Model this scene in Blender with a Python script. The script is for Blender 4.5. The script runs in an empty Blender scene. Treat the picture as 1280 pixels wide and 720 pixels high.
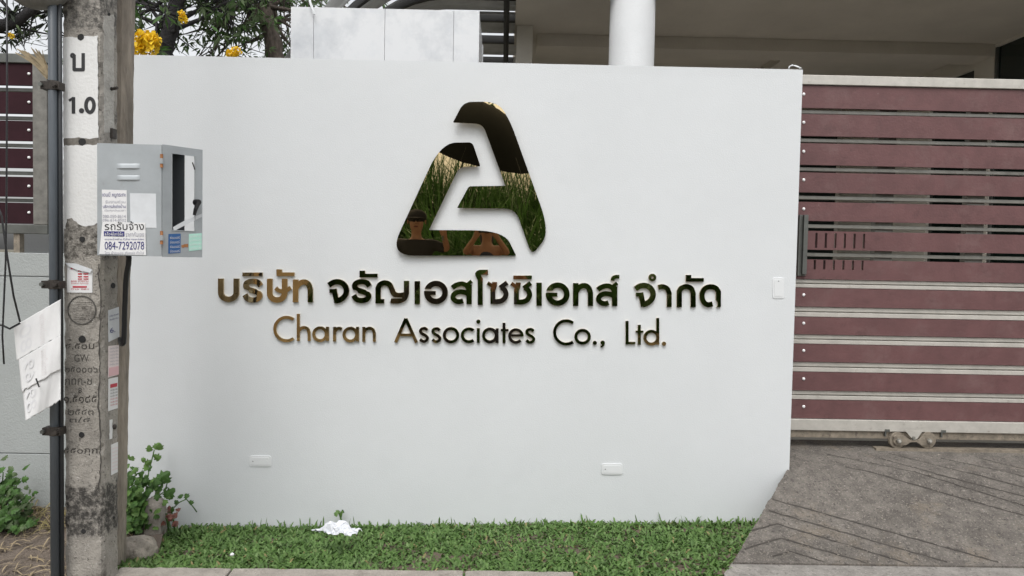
import bpy, bmesh, math, random
import numpy as np
from mathutils import Vector, Matrix
from mathutils.geometry import tessellate_polygon
random.seed(7); rng = np.random.default_rng(11)
rad = math.radians
sc = bpy.context.scene
col = sc.collection

# ------------------------------------------------------------------ camera
CAM = Vector((0.0, 0.0, 1.35))
FPX = 960.0                      # focal length in pixels of the 1280 px wide photograph
ROT = (Matrix.Rotation(rad(-0.7), 3, 'Z') @ Matrix.Rotation(rad(90 - 2.3), 3, 'X') @ Matrix.Rotation(rad(1.1), 3, 'Z'))
cd = bpy.data.cameras.new('camera'); cam = bpy.data.objects.new('camera', cd); col.objects.link(cam)
cam.matrix_world = Matrix.Translation(CAM) @ ROT.to_4x4()
cd.sensor_width = 36; cd.lens = 36 * FPX / 1280; cd.clip_start = 0.02; cd.clip_end = 3000
sc.camera = cam

# ------------------------------------------------------------------ overcast sky, soft sun, exposure
SUN_EL, SUN_AZ = 58, 184         # azimuth measured clockwise from +Y (the sun stands behind the camera)
w = bpy.data.worlds.new('World'); sc.world = w; w.use_nodes = True
nt = w.node_tree; nt.nodes.clear()
sky = nt.nodes.new('ShaderNodeTexSky'); sky.sky_type = 'NISHITA'; sky.sun_disc = False
sky.sun_elevation = rad(SUN_EL); sky.sun_rotation = rad(SUN_AZ); sky.air_density = 1.0; sky.dust_density = 4.0; sky.ozone_density = 1.0
hs = nt.nodes.new('ShaderNodeHueSaturation'); hs.inputs['Saturation'].default_value = 0.13
bg = nt.nodes.new('ShaderNodeBackground'); bg.inputs['Strength'].default_value = 0.15
wo = nt.nodes.new('ShaderNodeOutputWorld')
nt.links.new(sky.outputs[0], hs.inputs['Color']); nt.links.new(hs.outputs[0], bg.inputs[0]); nt.links.new(bg.outputs[0], wo.inputs[0])
sl = bpy.data.lights.new('sun', 'SUN'); sl.energy = 0.5; sl.angle = rad(25); sl.color = (1.0, 0.97, 0.92)
so = bpy.data.objects.new('sun', sl); col.objects.link(so)
sd = Vector((math.sin(rad(SUN_AZ)) * math.cos(rad(SUN_EL)), math.cos(rad(SUN_AZ)) * math.cos(rad(SUN_EL)), math.sin(rad(SUN_EL))))
so.rotation_euler = sd.to_track_quat('Z', 'Y').to_euler(); so.location = sd * 30
sc.view_settings.view_transform = 'Standard'; sc.view_settings.look = 'None'
sc.view_settings.exposure = 0.66; sc.view_settings.gamma = 1.0

# ------------------------------------------------------------------ from a photo pixel to a place on a real plane
def ray(x, y): return ROT @ Vector(((x - 640) / FPX, (360 - y) / FPX, -1))
def at(x, y, Y):
    r = ray(x, y); return CAM + r * ((Y - CAM.y) / r.y)
def atz(x, y, z):
    r = ray(x, y); return CAM + r * ((z - CAM.z) / r.z)
def atp(x, y, p, n):
    r = ray(x, y); return CAM + r * ((p - CAM).dot(n) / r.dot(n))
def plane(p, n):
    p = Vector(p); n = Vector(n).normalized()
    f = lambda x, y: atp(x, y, p, n)
    f.n = n if n.dot(CAM - p) > 0 else -n
    return f
def planeY(Y): return plane((0, Y, 0), (0, -1, 0))

# ------------------------------------------------------------------ materials
MATS = {}
def pmat(name, c, rough=0.6, metal=0.0, var=0.0, scale=6.0, bump=0.0, bscale=60.0, spec=0.5, c2=None, detail=6.0, stain=None, stretch=None, trans=0.0, backc=None):
    m = bpy.data.materials.new(name); m.use_nodes = True; n = m.node_tree; b = n.nodes['Principled BSDF']
    b.inputs['Roughness'].default_value = rough; b.inputs['Metallic'].default_value = metal
    b.inputs['Specular IOR Level'].default_value = spec
    c = tuple(c) + (1,)
    b.inputs['Base Color'].default_value = c
    tc = n.nodes.new('ShaderNodeNewGeometry')
    src = tc.outputs['Position']
    if stretch:
        mp = n.nodes.new('ShaderNodeMapping'); mp.inputs['Scale'].default_value = stretch
        n.links.new(src, mp.inputs['Vector']); src = mp.outputs[0]
    last = None
    if var or c2:
        no = n.nodes.new('ShaderNodeTexNoise'); no.inputs['Scale'].default_value = scale; no.inputs['Detail'].default_value = detail; no.inputs['Roughness'].default_value = 0.65
        n.links.new(src, no.inputs['Vector'])
        rp = n.nodes.new('ShaderNodeValToRGB')
        rp.color_ramp.elements[0].position = 0.32; rp.color_ramp.elements[1].position = 0.68
        if c2: rp.color_ramp.elements[0].color = c; rp.color_ramp.elements[1].color = tuple(c2) + (1,)
        else:
            rp.color_ramp.elements[0].color = tuple(v * (1 - var) for v in c[:3]) + (1,)
            rp.color_ramp.elements[1].color = tuple(min(1, v * (1 + var)) for v in c[:3]) + (1,)
        n.links.new(no.outputs['Fac'], rp.inputs['Fac']); last = rp.outputs[0]
    if stain:   # (colour, noise scale, low, high): blotches with a shape of their own
        for sc_, s_scale, lo, hi in stain:
            n2 = n.nodes.new('ShaderNodeTexNoise'); n2.inputs['Scale'].default_value = s_scale; n2.inputs['Detail'].default_value = 8; n2.inputs['Roughness'].default_value = 0.7
            n.links.new(src, n2.inputs['Vector'])
            mr = n.nodes.new('ShaderNodeMapRange'); mr.inputs['From Min'].default_value = lo; mr.inputs['From Max'].default_value = hi
            n.links.new(n2.outputs['Fac'], mr.inputs['Value'])
            mx = n.nodes.new('ShaderNodeMix'); mx.data_type = 'RGBA'; mx.inputs[7].default_value = tuple(sc_) + (1,)
            n.links.new(mr.outputs[0], mx.inputs[0])
            if last: n.links.new(last, mx.inputs[6])
            else: mx.inputs[6].default_value = c
            last = mx.outputs[2]
    if last: n.links.new(last, b.inputs['Base Color'])
    if bump:
        nb = n.nodes.new('ShaderNodeTexNoise'); nb.inputs['Scale'].default_value = bscale; nb.inputs['Detail'].default_value = 5
        n.links.new(src, nb.inputs['Vector'])
        bp = n.nodes.new('ShaderNodeBump'); bp.inputs['Strength'].default_value = bump; bp.inputs['Distance'].default_value = 0.01
        n.links.new(nb.outputs['Fac'], bp.inputs['Height']); n.links.new(bp.outputs[0], b.inputs['Normal'])
    if trans:
        tr = n.nodes.new('ShaderNodeBsdfTranslucent'); mxs = n.nodes.new('ShaderNodeMixShader'); mxs.inputs[0].default_value = trans
        tr.inputs['Color'].default_value = tuple(min(1, v * 1.5) for v in c[:3]) + (1,)
        out = n.nodes['Material Output']
        n.links.new(b.outputs[0], mxs.inputs[1]); n.links.new(tr.outputs[0], mxs.inputs[2]); n.links.new(mxs.outputs[0], out.inputs[0])
        if last: n.links.new(last, tr.inputs['Color'])
    MATS[name] = m; return m

pmat('white_wall', (0.605, 0.625, 0.638), 0.75, var=0.02, scale=1.6, bump=0.14, bscale=170, stain=[((0.585, 0.605, 0.618), 3.0, 0.52, 0.85), ((0.575, 0.592, 0.60), 11.0, 0.62, 0.8)])
pmat('grey_wall', (0.34, 0.36, 0.355), 0.8, var=0.06, scale=3, bump=0.3, bscale=120)
pmat('joint_dark', (0.25, 0.26, 0.26), 0.9)
pmat('plate_white', (0.66, 0.675, 0.685), 0.4)
pmat('gold_mirror', (0.66, 0.52, 0.30), 0.008, metal=1.0, bump=0.006, bscale=5)
pmat('gold_letter', (0.66, 0.52, 0.30), 0.02, metal=1.0, bump=0.03, bscale=10)
pmat('gold_edge', (0.60, 0.50, 0.33), 0.25, metal=0.6)
pmat('marble', (0.63, 0.64, 0.65), 0.3, stain=[((0.42, 0.44, 0.465), 2.6, 0.50, 0.74), ((0.55, 0.57, 0.59), 7.0, 0.52, 0.75)])
pmat('maroon', (0.118, 0.053, 0.053), 0.6, var=0.14, scale=9, bump=0.15, bscale=90, stain=[((0.17, 0.105, 0.10), 4.0, 0.52, 0.85), ((0.075, 0.033, 0.033), 14.0, 0.56, 0.8), ((0.24, 0.17, 0.16), 22.0, 0.66, 0.80)])
pmat('maroon_dark', (0.030, 0.010, 0.014), 0.8, spec=0.2, var=0.2, scale=6)
pmat('steel', (0.27, 0.265, 0.24), 0.42, metal=0.55, var=0.18, scale=14, stain=[((0.22, 0.19, 0.16), 24, 0.58, 0.75)])
pmat('steel_pale', (0.47, 0.45, 0.41), 0.5, metal=0.25, var=0.12, scale=12, stain=[((0.28, 0.25, 0.21), 30, 0.6, 0.75)])
pmat('steel_dark', (0.13, 0.135, 0.125), 0.5, metal=0.5, var=0.2, scale=10)
pmat('steel_old', (0.25, 0.215, 0.17), 0.6, metal=0.3, var=0.3, scale=30, stain=[((0.10, 0.08, 0.065), 40, 0.55, 0.7)])
pmat('screw_white', (0.8, 0.8, 0.8), 0.3)
pmat('concrete_drive', (0.130, 0.117, 0.103), 0.92, var=0.35, scale=16, bump=0.7, bscale=160, stain=[((0.072, 0.064, 0.056), 3.1, 0.50, 0.70), ((0.19, 0.155, 0.115), 2.2, 0.54, 0.72), ((0.26, 0.235, 0.205), 110, 0.55, 0.64), ((0.05, 0.045, 0.04), 70, 0.55, 0.64), ((0.30, 0.28, 0.26), 26, 0.66, 0.70)])
pmat('concrete_apron', (0.25, 0.235, 0.215), 0.9, var=0.22, scale=12, bump=0.8, bscale=160, stain=[((0.13, 0.12, 0.11), 60, 0.54, 0.64), ((0.38, 0.36, 0.33), 90, 0.56, 0.64)])
pmat('concrete_kerb', (0.28, 0.255, 0.225), 0.9, var=0.22, scale=10, bump=0.6, bscale=120, stain=[((0.15, 0.13, 0.11), 16, 0.55, 0.75)])
pmat('pole_back', (0.26, 0.225, 0.185), 0.9, var=0.45, scale=9, bump=1.0, bscale=70, stretch=(1, 1, 0.25), stain=[((0.09, 0.075, 0.065), 14, 0.54, 0.70), ((0.30, 0.27, 0.23), 20, 0.6, 0.75)])
pmat('pole_paint', (0.66, 0.66, 0.65), 0.8, bump=0.2, bscale=90, stain=[((0.55, 0.54, 0.51), 20, 0.58, 0.74), ((0.30, 0.28, 0.25), 38, 0.66, 0.74)])
pmat('spall', (0.15, 0.138, 0.12), 0.95, var=0.4, scale=50)
pmat('post_grey', (0.17, 0.165, 0.15), 0.6, metal=0.2, var=0.25, scale=25)
pmat('pole_hole_shade', (0.02, 0.02, 0.02), 0.9)
pmat('pole_crack', (0.05, 0.045, 0.04), 0.95)
pmat('pole_mark', (0.085, 0.08, 0.072), 0.9)
pmat('ink_black', (0.02, 0.02, 0.022), 0.6)
pmat('ink_navy', (0.03, 0.03, 0.16), 0.6)
pmat('ink_grey', (0.33, 0.33, 0.38), 0.7)
pmat('ink_red', (0.45, 0.03, 0.05), 0.6)
pmat('ink_pink', (0.66, 0.42, 0.44), 0.7)
pmat('ink_pale', (0.58, 0.58, 0.60), 0.7)
pmat('paper', (0.68, 0.68, 0.68), 0.75, var=0.04, scale=12)
pmat('paper_grey', (0.58, 0.60, 0.62), 0.75, var=0.06, scale=20)
pmat('paper_pink', (0.74, 0.66, 0.65), 0.75, var=0.05, scale=20)
pmat('sticker_blue', (0.025, 0.10, 0.27), 0.4)
pmat('sticker_mint', (0.42, 0.70, 0.60), 0.5)
pmat('box_metal', (0.36, 0.385, 0.40), 0.45, metal=0.35, var=0.08, scale=10, stain=[((0.30, 0.30, 0.30), 26, 0.62, 0.75)])
pmat('box_inside_shade', (0.06, 0.068, 0.075), 0.7)  # dark tone paints the shade inside the meter box
pmat('rust', (0.30, 0.13, 0.05), 0.8, var=0.4, scale=60)
pmat('black_plastic', (0.012, 0.012, 0.013), 0.4)
pmat('conduit', (0.085, 0.098, 0.112), 0.42, var=0.18, scale=20, stretch=(1, 1, 0.15))
pmat('conduit_dark', (0.03, 0.033, 0.037), 0.5)
pmat('clamp', (0.045, 0.038, 0.033), 0.6, metal=0.4, var=0.4, scale=40)
pmat('straw', (0.26, 0.205, 0.125), 0.8, var=0.3, scale=25)
pmat('soil', (0.10, 0.075, 0.055), 0.95, var=0.4, scale=14, bump=1.0, bscale=60)
pmat('sidewalk', (0.125, 0.10, 0.08), 0.95, var=0.3, scale=9, bump=0.9, bscale=90, stain=[((0.08, 0.065, 0.05), 18, 0.55, 0.7)])
pmat('asphalt', (0.25, 0.23, 0.195), 0.9, var=0.25, scale=20, bump=0.8, bscale=150)
pmat('ground', (0.12, 0.11, 0.08), 0.95, var=0.3, scale=1.0)
for i, c in enumerate([(0.076, 0.148, 0.036), (0.108, 0.192, 0.052), (0.155, 0.245, 0.086), (0.26, 0.22, 0.10)]):
    pmat('grass%d' % i, c, 0.55, var=0.25, scale=18, trans=0.25, spec=0.3)
pmat('leaf_herb', (0.060, 0.130, 0.030), 0.5, var=0.4, scale=22, trans=0.3, spec=0.3)
pmat('leaf_herb_light', (0.11, 0.20, 0.05), 0.5, var=0.3, scale=22, trans=0.3, spec=0.3)
pmat('leaf_tree', (0.125, 0.175, 0.085), 0.55, var=0.45, scale=8, trans=0.48, spec=0.25)
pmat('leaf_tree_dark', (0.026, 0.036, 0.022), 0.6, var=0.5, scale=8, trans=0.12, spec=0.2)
pmat('leaf_red', (0.14, 0.05, 0.035), 0.6, var=0.4, scale=30, trans=0.2)
pmat('bark_dark', (0.028, 0.026, 0.027), 0.95, var=0.4, scale=25, bump=1.0, bscale=60)
pmat('bark_brown', (0.085, 0.068, 0.056), 0.95, var=0.55, scale=26, bump=1.0, bscale=50, stretch=(1, 1, 0.35))
pmat('flower', (0.82, 0.56, 0.02), 0.6, var=0.25, scale=30, trans=0.25)
pmat('house_beige', (0.62, 0.58, 0.51), 0.85, var=0.06, scale=2, bump=0.2, bscale=60)
pmat('house_ceiling', (0.60, 0.555, 0.49), 0.85, var=0.08, scale=1.4, bump=0.2, bscale=50)
pmat('house_white', (0.465, 0.475, 0.48), 0.7, var=0.04, scale=4, bump=0.2, bscale=90)
pmat('window_dark', (0.010, 0.018, 0.015), 0.08)
pmat('roof_sheet', (0.55, 0.55, 0.54), 0.6, metal=0.0, var=0.15, scale=6)
pmat('roof_glint', (0.75, 0.75, 0.74), 0.4, metal=0.3)
pmat('purlin', (0.02, 0.02, 0.02), 0.6)
pmat('show_through', (0.635, 0.635, 0.645), 0.8)
pmat('carport_bounce', (0.50, 0.47, 0.42), 0.6, var=0.06, scale=3)
pmat('groove_shade_dirt', (0.052, 0.046, 0.040), 0.95, var=0.3, scale=40)
pmat('show_through_pink', (0.66, 0.63, 0.63), 0.8)
pmat('verge', (0.36, 0.28, 0.17), 0.95, var=0.35, scale=3, stain=[((0.05, 0.045, 0.03), 2.4, 0.5, 0.58)])
pmat('tan_wall', (0.58, 0.44, 0.28), 0.85, var=0.15, scale=2)
pmat('tissue', (0.62, 0.64, 0.68), 0.8, bump=0.4, bscale=80)
pmat('stone', (0.25, 0.225, 0.19), 0.95, var=0.35, scale=18, bump=1.0, bscale=60, stain=[((0.10, 0.09, 0.07), 25, 0.55, 0.7)])
pmat('skin', (0.31, 0.165, 0.11), 0.55, var=0.08, scale=20)
pmat('cloth_black', (0.015, 0.015, 0.018), 0.8)
pmat('cloth_navy', (0.03, 0.035, 0.06), 0.8)
pmat('umbrella_black', (0.008, 0.009, 0.008), 0.9, spec=0.1)
pmat('long_grass', (0.065, 0.145, 0.040), 0.5, var=0.5, scale=5, trans=0.25, spec=0.3)
pmat('fence_brown', (0.20, 0.125, 0.07), 0.8, var=0.3, scale=6)
M = MATS

# the utility pole's concrete: grey, dark lichen between about knee and thigh height
def pole_material():
    m = pmat('pole_concrete', (0.30, 0.28, 0.25), 0.92, var=0.22, scale=14, bump=0.55, bscale=150,
             stain=[((0.09, 0.08, 0.07), 9, 0.55, 0.68), ((0.07, 0.062, 0.054), 60, 0.56, 0.66), ((0.46, 0.44, 0.41), 48, 0.60, 0.70)])
    n = m.node_tree; b = n.nodes['Principled BSDF']
    src = b.inputs['Base Color'].links[0].from_socket
    g = n.nodes.new('ShaderNodeNewGeometry'); sep = n.nodes.new('ShaderNodeSeparateXYZ'); n.links.new(g.outputs['Position'], sep.inputs[0])
    def smooth(lo, hi, flip=False):
        r = n.nodes.new('ShaderNodeMapRange'); r.interpolation_type = 'SMOOTHSTEP'
        r.inputs['From Min'].default_value = lo; r.inputs['From Max'].default_value = hi
        if flip: r.inputs['To Min'].default_value = 1; r.inputs['To Max'].default_value = 0
        n.links.new(sep.outputs['Z'], r.inputs['Value']); return r.outputs[0]
    no = n.nodes.new('ShaderNodeTexNoise'); no.inputs['Scale'].default_value = 40; no.inputs['Detail'].default_value = 8; no.inputs['Roughness'].default_value = 0.75
    n.links.new(g.outputs['Position'], no.inputs['Vector'])
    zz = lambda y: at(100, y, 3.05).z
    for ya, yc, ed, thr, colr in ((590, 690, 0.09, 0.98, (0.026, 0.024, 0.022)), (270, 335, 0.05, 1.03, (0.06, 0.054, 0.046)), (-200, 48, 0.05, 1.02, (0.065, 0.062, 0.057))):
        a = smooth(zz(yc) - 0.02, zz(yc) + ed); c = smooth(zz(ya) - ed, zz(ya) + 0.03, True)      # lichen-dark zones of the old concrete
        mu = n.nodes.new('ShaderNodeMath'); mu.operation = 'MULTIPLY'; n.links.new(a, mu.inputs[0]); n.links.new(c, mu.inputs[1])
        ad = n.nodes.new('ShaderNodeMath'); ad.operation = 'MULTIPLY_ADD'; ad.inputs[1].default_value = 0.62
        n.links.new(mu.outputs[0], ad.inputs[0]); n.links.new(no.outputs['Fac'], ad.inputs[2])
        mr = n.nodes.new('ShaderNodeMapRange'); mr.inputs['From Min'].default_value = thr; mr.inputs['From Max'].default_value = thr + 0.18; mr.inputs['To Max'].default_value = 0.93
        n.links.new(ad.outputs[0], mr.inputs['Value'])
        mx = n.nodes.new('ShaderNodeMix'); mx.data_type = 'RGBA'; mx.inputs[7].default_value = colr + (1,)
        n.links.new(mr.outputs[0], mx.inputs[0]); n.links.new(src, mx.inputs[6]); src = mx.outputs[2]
    n.links.new(src, b.inputs['Base Color'])
pole_material()

# ------------------------------------------------------------------ mesh helpers
class MB:
    def __init__(s): s.v = []; s.f = []
    def add(s, vs, fs):
        o = len(s.v); s.v += [tuple(v) for v in vs]; s.f += [tuple(o + i for i in f) for f in fs]; return s
    def box(s, x0, x1, y0, y1, z0, z1):
        return s.add([(x0,y0,z0),(x1,y0,z0),(x1,y1,z0),(x0,y1,z0),(x0,y0,z1),(x1,y0,z1),(x1,y1,z1),(x0,y1,z1)],
                     [(0,3,2,1),(4,5,6,7),(0,1,5,4),(1,2,6,5),(2,3,7,6),(3,0,4,7)])
    def hexa(s, a, b):      # two quads (a bottom/front loop, b the opposite loop)
        return s.add(list(a) + list(b), [(0,1,2,3),(7,6,5,4),(0,4,5,1),(1,5,6,2),(2,6,7,3),(3,7,4,0)])
    def tube(s, pts, r, n=8, cap=True):
        pts = [Vector(p) for p in pts]; rs = r if isinstance(r, (list, tuple)) else [r] * len(pts)
        o = len(s.v); prev = None
        for i, p in enumerate(pts):
            t = (pts[min(i + 1, len(pts) - 1)] - pts[max(i - 1, 0)]).normalized()
            if prev is None: u = t.orthogonal().normalized()
            else:
                u = prev - t * prev.dot(t); u = u.normalized() if u.length > 1e-6 else t.orthogonal().normalized()
            prev = u; v = t.cross(u)
            for k in range(n):
                a = 2 * math.pi * k / n; s.v.append(tuple(p + (u * math.cos(a) + v * math.sin(a)) * rs[i]))
        for i in range(len(pts) - 1):
            for k in range(n):
                s.f.append((o + i*n + k, o + i*n + (k+1) % n, o + (i+1)*n + (k+1) % n, o + (i+1)*n + k))
        if cap:
            s.f.append(tuple(o + k for k in range(n))[::-1]); s.f.append(tuple(o + (len(pts)-1)*n + k for k in range(n)))
        return s
    def ball(s, c, r, n=8, m=6, sq=(1,1,1)):
        o = len(s.v); c = Vector(c)
        for j in range(m + 1):
            th = math.pi * j / m
            for k in range(n):
                a = 2*math.pi*k/n
                s.v.append((c.x + r*sq[0]*math.sin(th)*math.cos(a), c.y + r*sq[1]*math.sin(th)*math.sin(a), c.z + r*sq[2]*math.cos(th)))
        for j in range(m):
            for k in range(n): s.f.append((o+j*n+k, o+(j+1)*n+k, o+(j+1)*n+(k+1)%n, o+j*n+(k+1)%n))
        return s
    def prism(s, loop, d):  # extrude a planar loop of world points along vector d (loop is the near face)
        loop = [Vector(p) for p in loop]; n = len(loop); o = len(s.v)
        s.v += [tuple(p) for p in loop] + [tuple(p + d) for p in loop]
        nrm = Vector((0, 0, 0))
        for i in range(n): nrm += loop[i].cross(loop[(i + 1) % n])
        tris = tessellate_polygon([loop])
        for t in tris:
            a, b, c = loop[t[0]], loop[t[1]], loop[t[2]]
            flip = (b - a).cross(c - a).dot(d) > 0
            t2 = (t[0], t[2], t[1]) if flip else tuple(t)
            s.f.append(tuple(o + i for i in t2)); s.f.append(tuple(o + n + i for i in t2[::-1]))
        for i in range(n):
            j = (i + 1) % n
            q = (o + i, o + j, o + n + j, o + n + i)
            s.f.append(q if nrm.dot(d) > 0 else q[::-1])
        return s
    def build(s, name, mat, parent=None, smooth=False, bevel=0.0, label=None, cat=None, group=None, kind=None):
        me = bpy.data.meshes.new(name); me.from_pydata(s.v, [], s.f); me.validate(); me.update()
        return link(name, me, mat, parent, smooth, bevel, label, cat, group, kind)
def link(name, me, mat, parent=None, smooth=False, bevel=0.0, label=None, cat=None, group=None, kind=None):
    if mat is not None and not me.materials: me.materials.append(M[mat] if isinstance(mat, str) else mat)
    if smooth: me.polygons.foreach_set('use_smooth', [True] * len(me.polygons))
    o = bpy.data.objects.new(name, me); col.objects.link(o)
    if parent: attach(o, parent)
    if bevel:
        b = o.modifiers.new('bevel', 'BEVEL'); b.width = bevel; b.segments = 2; b.limit_method = 'ANGLE'; b.angle_limit = rad(40)
    return tag(o, label, cat, group, kind)
def tag(o, label=None, cat=None, group=None, kind=None):
    if label: o['label'] = label
    if cat: o['category'] = cat
    if group: o['group'] = group
    if kind: o['kind'] = kind
    return o
def attach(o, p):
    o.parent = p; q = p; mw = Matrix.Identity(4)
    chain = []
    while q is not None: chain.append(q); q = q.parent
    for q in reversed(chain):   # parents are only ever translated
        mw = mw @ q.matrix_parent_inverse @ Matrix.Translation(q.location)
    o.matrix_parent_inverse = mw.inverted()
def thing(name, loc, label, cat, group=None, kind=None):
    o = bpy.data.objects.new(name, None); col.objects.link(o); o.location = loc; o.empty_display_size = 0.1
    return tag(o, label, cat, group, kind)
def decal(name, pts, pl, off, mat, parent, thick=0.001, **k):
    b = MB(); b.prism([pl(x, y) + pl.n * off for x, y in pts], -pl.n * thick)
    return b.build(name, mat, parent, **k)
def ragged(pts, amp, step, seed=0):   # roughen a pixel outline
    r = random.Random(seed); out = []
    for i in range(len(pts)):
        a, b = pts[i], pts[(i + 1) % len(pts)]
        L = math.hypot(b[0]-a[0], b[1]-a[1]); n = max(1, int(L / step))
        for k in range(n):
            t = k / n; out.append((a[0] + (b[0]-a[0])*t + r.uniform(-amp, amp), a[1] + (b[1]-a[1])*t + r.uniform(-amp, amp)))
    return out
def np_mesh(name, v, f, mat, parent=None, smooth=False, **k):
    me = bpy.data.meshes.new(name)
    v = np.asarray(v, dtype=np.float32); f = np.asarray(f, dtype=np.int32)
    me.vertices.add(len(v)); me.vertices.foreach_set('co', v.ravel())
    k_ = f.shape[1]; me.loops.add(f.size); me.loops.foreach_set('vertex_index', f.ravel())
    me.polygons.add(len(f)); me.polygons.foreach_set('loop_start', np.arange(0, f.size, k_, dtype=np.int32))
    me.update(calc_edges=True)
    return link(name, me, mat, parent, smooth, 0.0, **k)

# lettering from the built-in font, fitted into a pixel box on a real plane
def text_mesh(body):
    cu = bpy.data.curves.new('lettering', 'FONT'); cu.body = body; cu.resolution_u = 3
    o = bpy.data.objects.new('lettering', cu); col.objects.link(o)
    dg = bpy.context.evaluated_depsgraph_get(); me = bpy.data.meshes.new_from_object(o.evaluated_get(dg))
    bpy.data.objects.remove(o); bpy.data.curves.remove(cu); return me
def write(body, box, pl, off, mat, parent, name='lettering', quad=None):
    me = text_mesh(body)
    if not me.vertices: return None
    co = np.array([v.co[:] for v in me.vertices]); lo = co.min(0); hi = co.max(0)
    x0, y0, x1, y1 = box if box else (0, 0, 1, 1)
    for i, v in enumerate(me.vertices):
        u = (co[i, 0] - lo[0]) / max(1e-6, hi[0] - lo[0]); t = (co[i, 1] - lo[1]) / max(1e-6, hi[1] - lo[1])
        if quad:    # tl, tr, br, bl pixel corners
            tl, tr, br, bl = quad
            X = (tl[0]*(1-u) + tr[0]*u)*t + (bl[0]*(1-u) + br[0]*u)*(1-t); Y = (tl[1]*(1-u) + tr[1]*u)*t + (bl[1]*(1-u) + br[1]*u)*(1-t)
        else: X = x0 + (x1 - x0) * u; Y = y1 + (y0 - y1) * t
        v.co = pl(X, Y) + pl.n * off
    me.materials.clear()
    return link(name, me, mat, parent)

# ------------------------------------------------------------------ ground, road, pavement
WY = 4.0                                     # front of the white wall
def sheet(name, x0, x1, y0, y1, z, mat, n=1):
    b = MB(); b.add([(x0,y0,z),(x1,y0,z),(x1,y1,z),(x0,y1,z)], [(0,1,2,3)]); return b.build(name, mat, kind='structure')
sheet('ground', -600, 600, -600, 600, -0.22, 'ground')
sheet('far_verge', -40, 40, -16, -4.6, -0.16, 'verge')
sheet('road', -40, 40, -4.6, 3.2, -0.15, 'asphalt')

# soil bed under the lawn strip, bare earth left of the pole
def bed(name, quad, mat, amp, n=40, m=12):
    vs = []; fs = []
    a, b, c, d = [Vector(q) for q in quad]
    for j in range(m + 1):
        for i in range(n + 1):
            u, t = i / n, j / m
            p = (a*(1-u) + b*u)*(1-t) + (d*(1-u) + c*u)*t
            p.z += random.uniform(-amp, amp); vs.append(p)
    for j in range(m):
        for i in range(n): k = j*(n+1) + i; fs.append((k, k+1, k+n+2, k+n+1))
    return MB().add(vs, fs).build(name, mat, kind='structure', smooth=True)
LAWN = [atz(150, 716, -0.03), atz(914, 718, -0.03), at(990, 648, WY - 0.005), at(120, 662, WY - 0.005)]
LAWN[2].z = LAWN[2].z - 0.02
bed('lawn_soil', LAWN, 'soil', 0.006)
bed('bare_earth', [(-3.6, 3.0, -0.10), (-1.40, 3.0, -0.10), (-1.72, 3.99, 0.0), (-3.6, 3.99, 0.0)], 'sidewalk', 0.008, 60, 30)

# ------------------------------------------------------------------ sloping concrete driveway with scored grooves
GY = 4.27                                    # front face of the gate
zg = at(1200, 562, GY).z; z1 = at(984, 587, WY).z
yb = atz(1100, 705.5, -0.02).y; zb = -0.02
def ramp_z(y):
    if y < WY: return zb + (z1 - zb) * (y - yb) / (WY - yb)
    if y < GY: return z1 + (zg - z1) * (y - WY) / (GY - WY)
    return zg
def on_ramp(x, y):
    z = 0.1
    for _ in range(25):
        p = atz(x, y, z); z = 0.5 * z + 0.5 * ramp_z(p.y)
    return atz(x, y, z)
eL0 = on_ramp(984, 587); eL1 = on_ramp(917, 706)
grooves_px = [[(965.7,623),(1248,701.6)], [(961,637.4),(1184,701.6)], [(939.7,662),(971.8,654),(1135,703)], [(930.5,685),(976.4,671.7),(1083,702.5)],
    [(965.7,694),(987,687.8),(1031,701.6)], [(1057,583),(1208.5,623.7),(1290,646)], [(1034,567),(1205,608),(1290,634)], [(1098.5,571.8),(1170,591.6),(1290,622)],
    [(1110.7,565.7),(1202,588.6),(1290,611)], [(1176,571.8),(1290,598.5)], [(1224,572),(1290,588)]]
segs = []
for g in grooves_px:
    w_ = [on_ramp(*p) for p in g]
    segs += [(a.x, a.y, b.x, b.y) for a, b in zip(w_[:-1], w_[1:])]
nx, ny = 430, 190
ys = np.linspace(yb, 4.45, ny + 1); U = np.linspace(0, 1, nx + 1) ** 1.1
xl = np.where(ys < WY, eL1.x + (eL0.x - eL1.x) * (ys - yb) / (WY - yb), eL0.x)
XX = xl[:, None] + (3.6 - xl[:, None]) * U[None, :]; YY = np.repeat(ys[:, None], nx + 1, 1)
ZZ = np.vectorize(ramp_z)(YY)
D = np.full(XX.shape, 9.0)
for (ax, ay, bx, by) in segs:
    dx, dy = bx - ax, by - ay; L2 = dx*dx + dy*dy
    t = np.clip(((XX - ax)*dx + (YY - ay)*dy) / L2, 0, 1)
    D = np.minimum(D, np.hypot(XX - ax - t*dx, YY - ay - t*dy) + 0.0015 * np.sin(t * 60 + ax * 9))
ZZ = ZZ - 0.006 * np.clip((0.011 - D) / 0.006, 0, 1) + rng.normal(0, 0.00016, XX.shape)
XX[:, 0] += np.convolve(rng.normal(0, 0.010, ny + 9), np.ones(9)/9, 'valid')[:ny+1] * (ys < WY - 0.03)
v = np.stack([XX, YY, ZZ], -1).reshape(-1, 3); idx = np.arange((nx+1)*(ny+1)).reshape(ny+1, nx+1)
f = np.stack([idx[:-1,:-1], idx[:-1,1:], idx[1:,1:], idx[1:,:-1]], -1).reshape(-1, 4)
skirt = v[idx[:, 0]].copy(); skirt[:, 2] -= 0.45; skirt[:, 0] += 0.02
fr = v[idx[0, :]].copy(); fr[:, 2] -= 0.3
o1 = len(v); v = np.concatenate([v, skirt, fr]); L0 = idx[:, 0]
fs_ = [(L0[j+1], L0[j], o1+j, o1+j+1) for j in range(ny)] + [(idx[0,i+1], idx[0,i], o1+ny+1+i, o1+ny+2+i)[::-1] for i in range(nx)]
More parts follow.
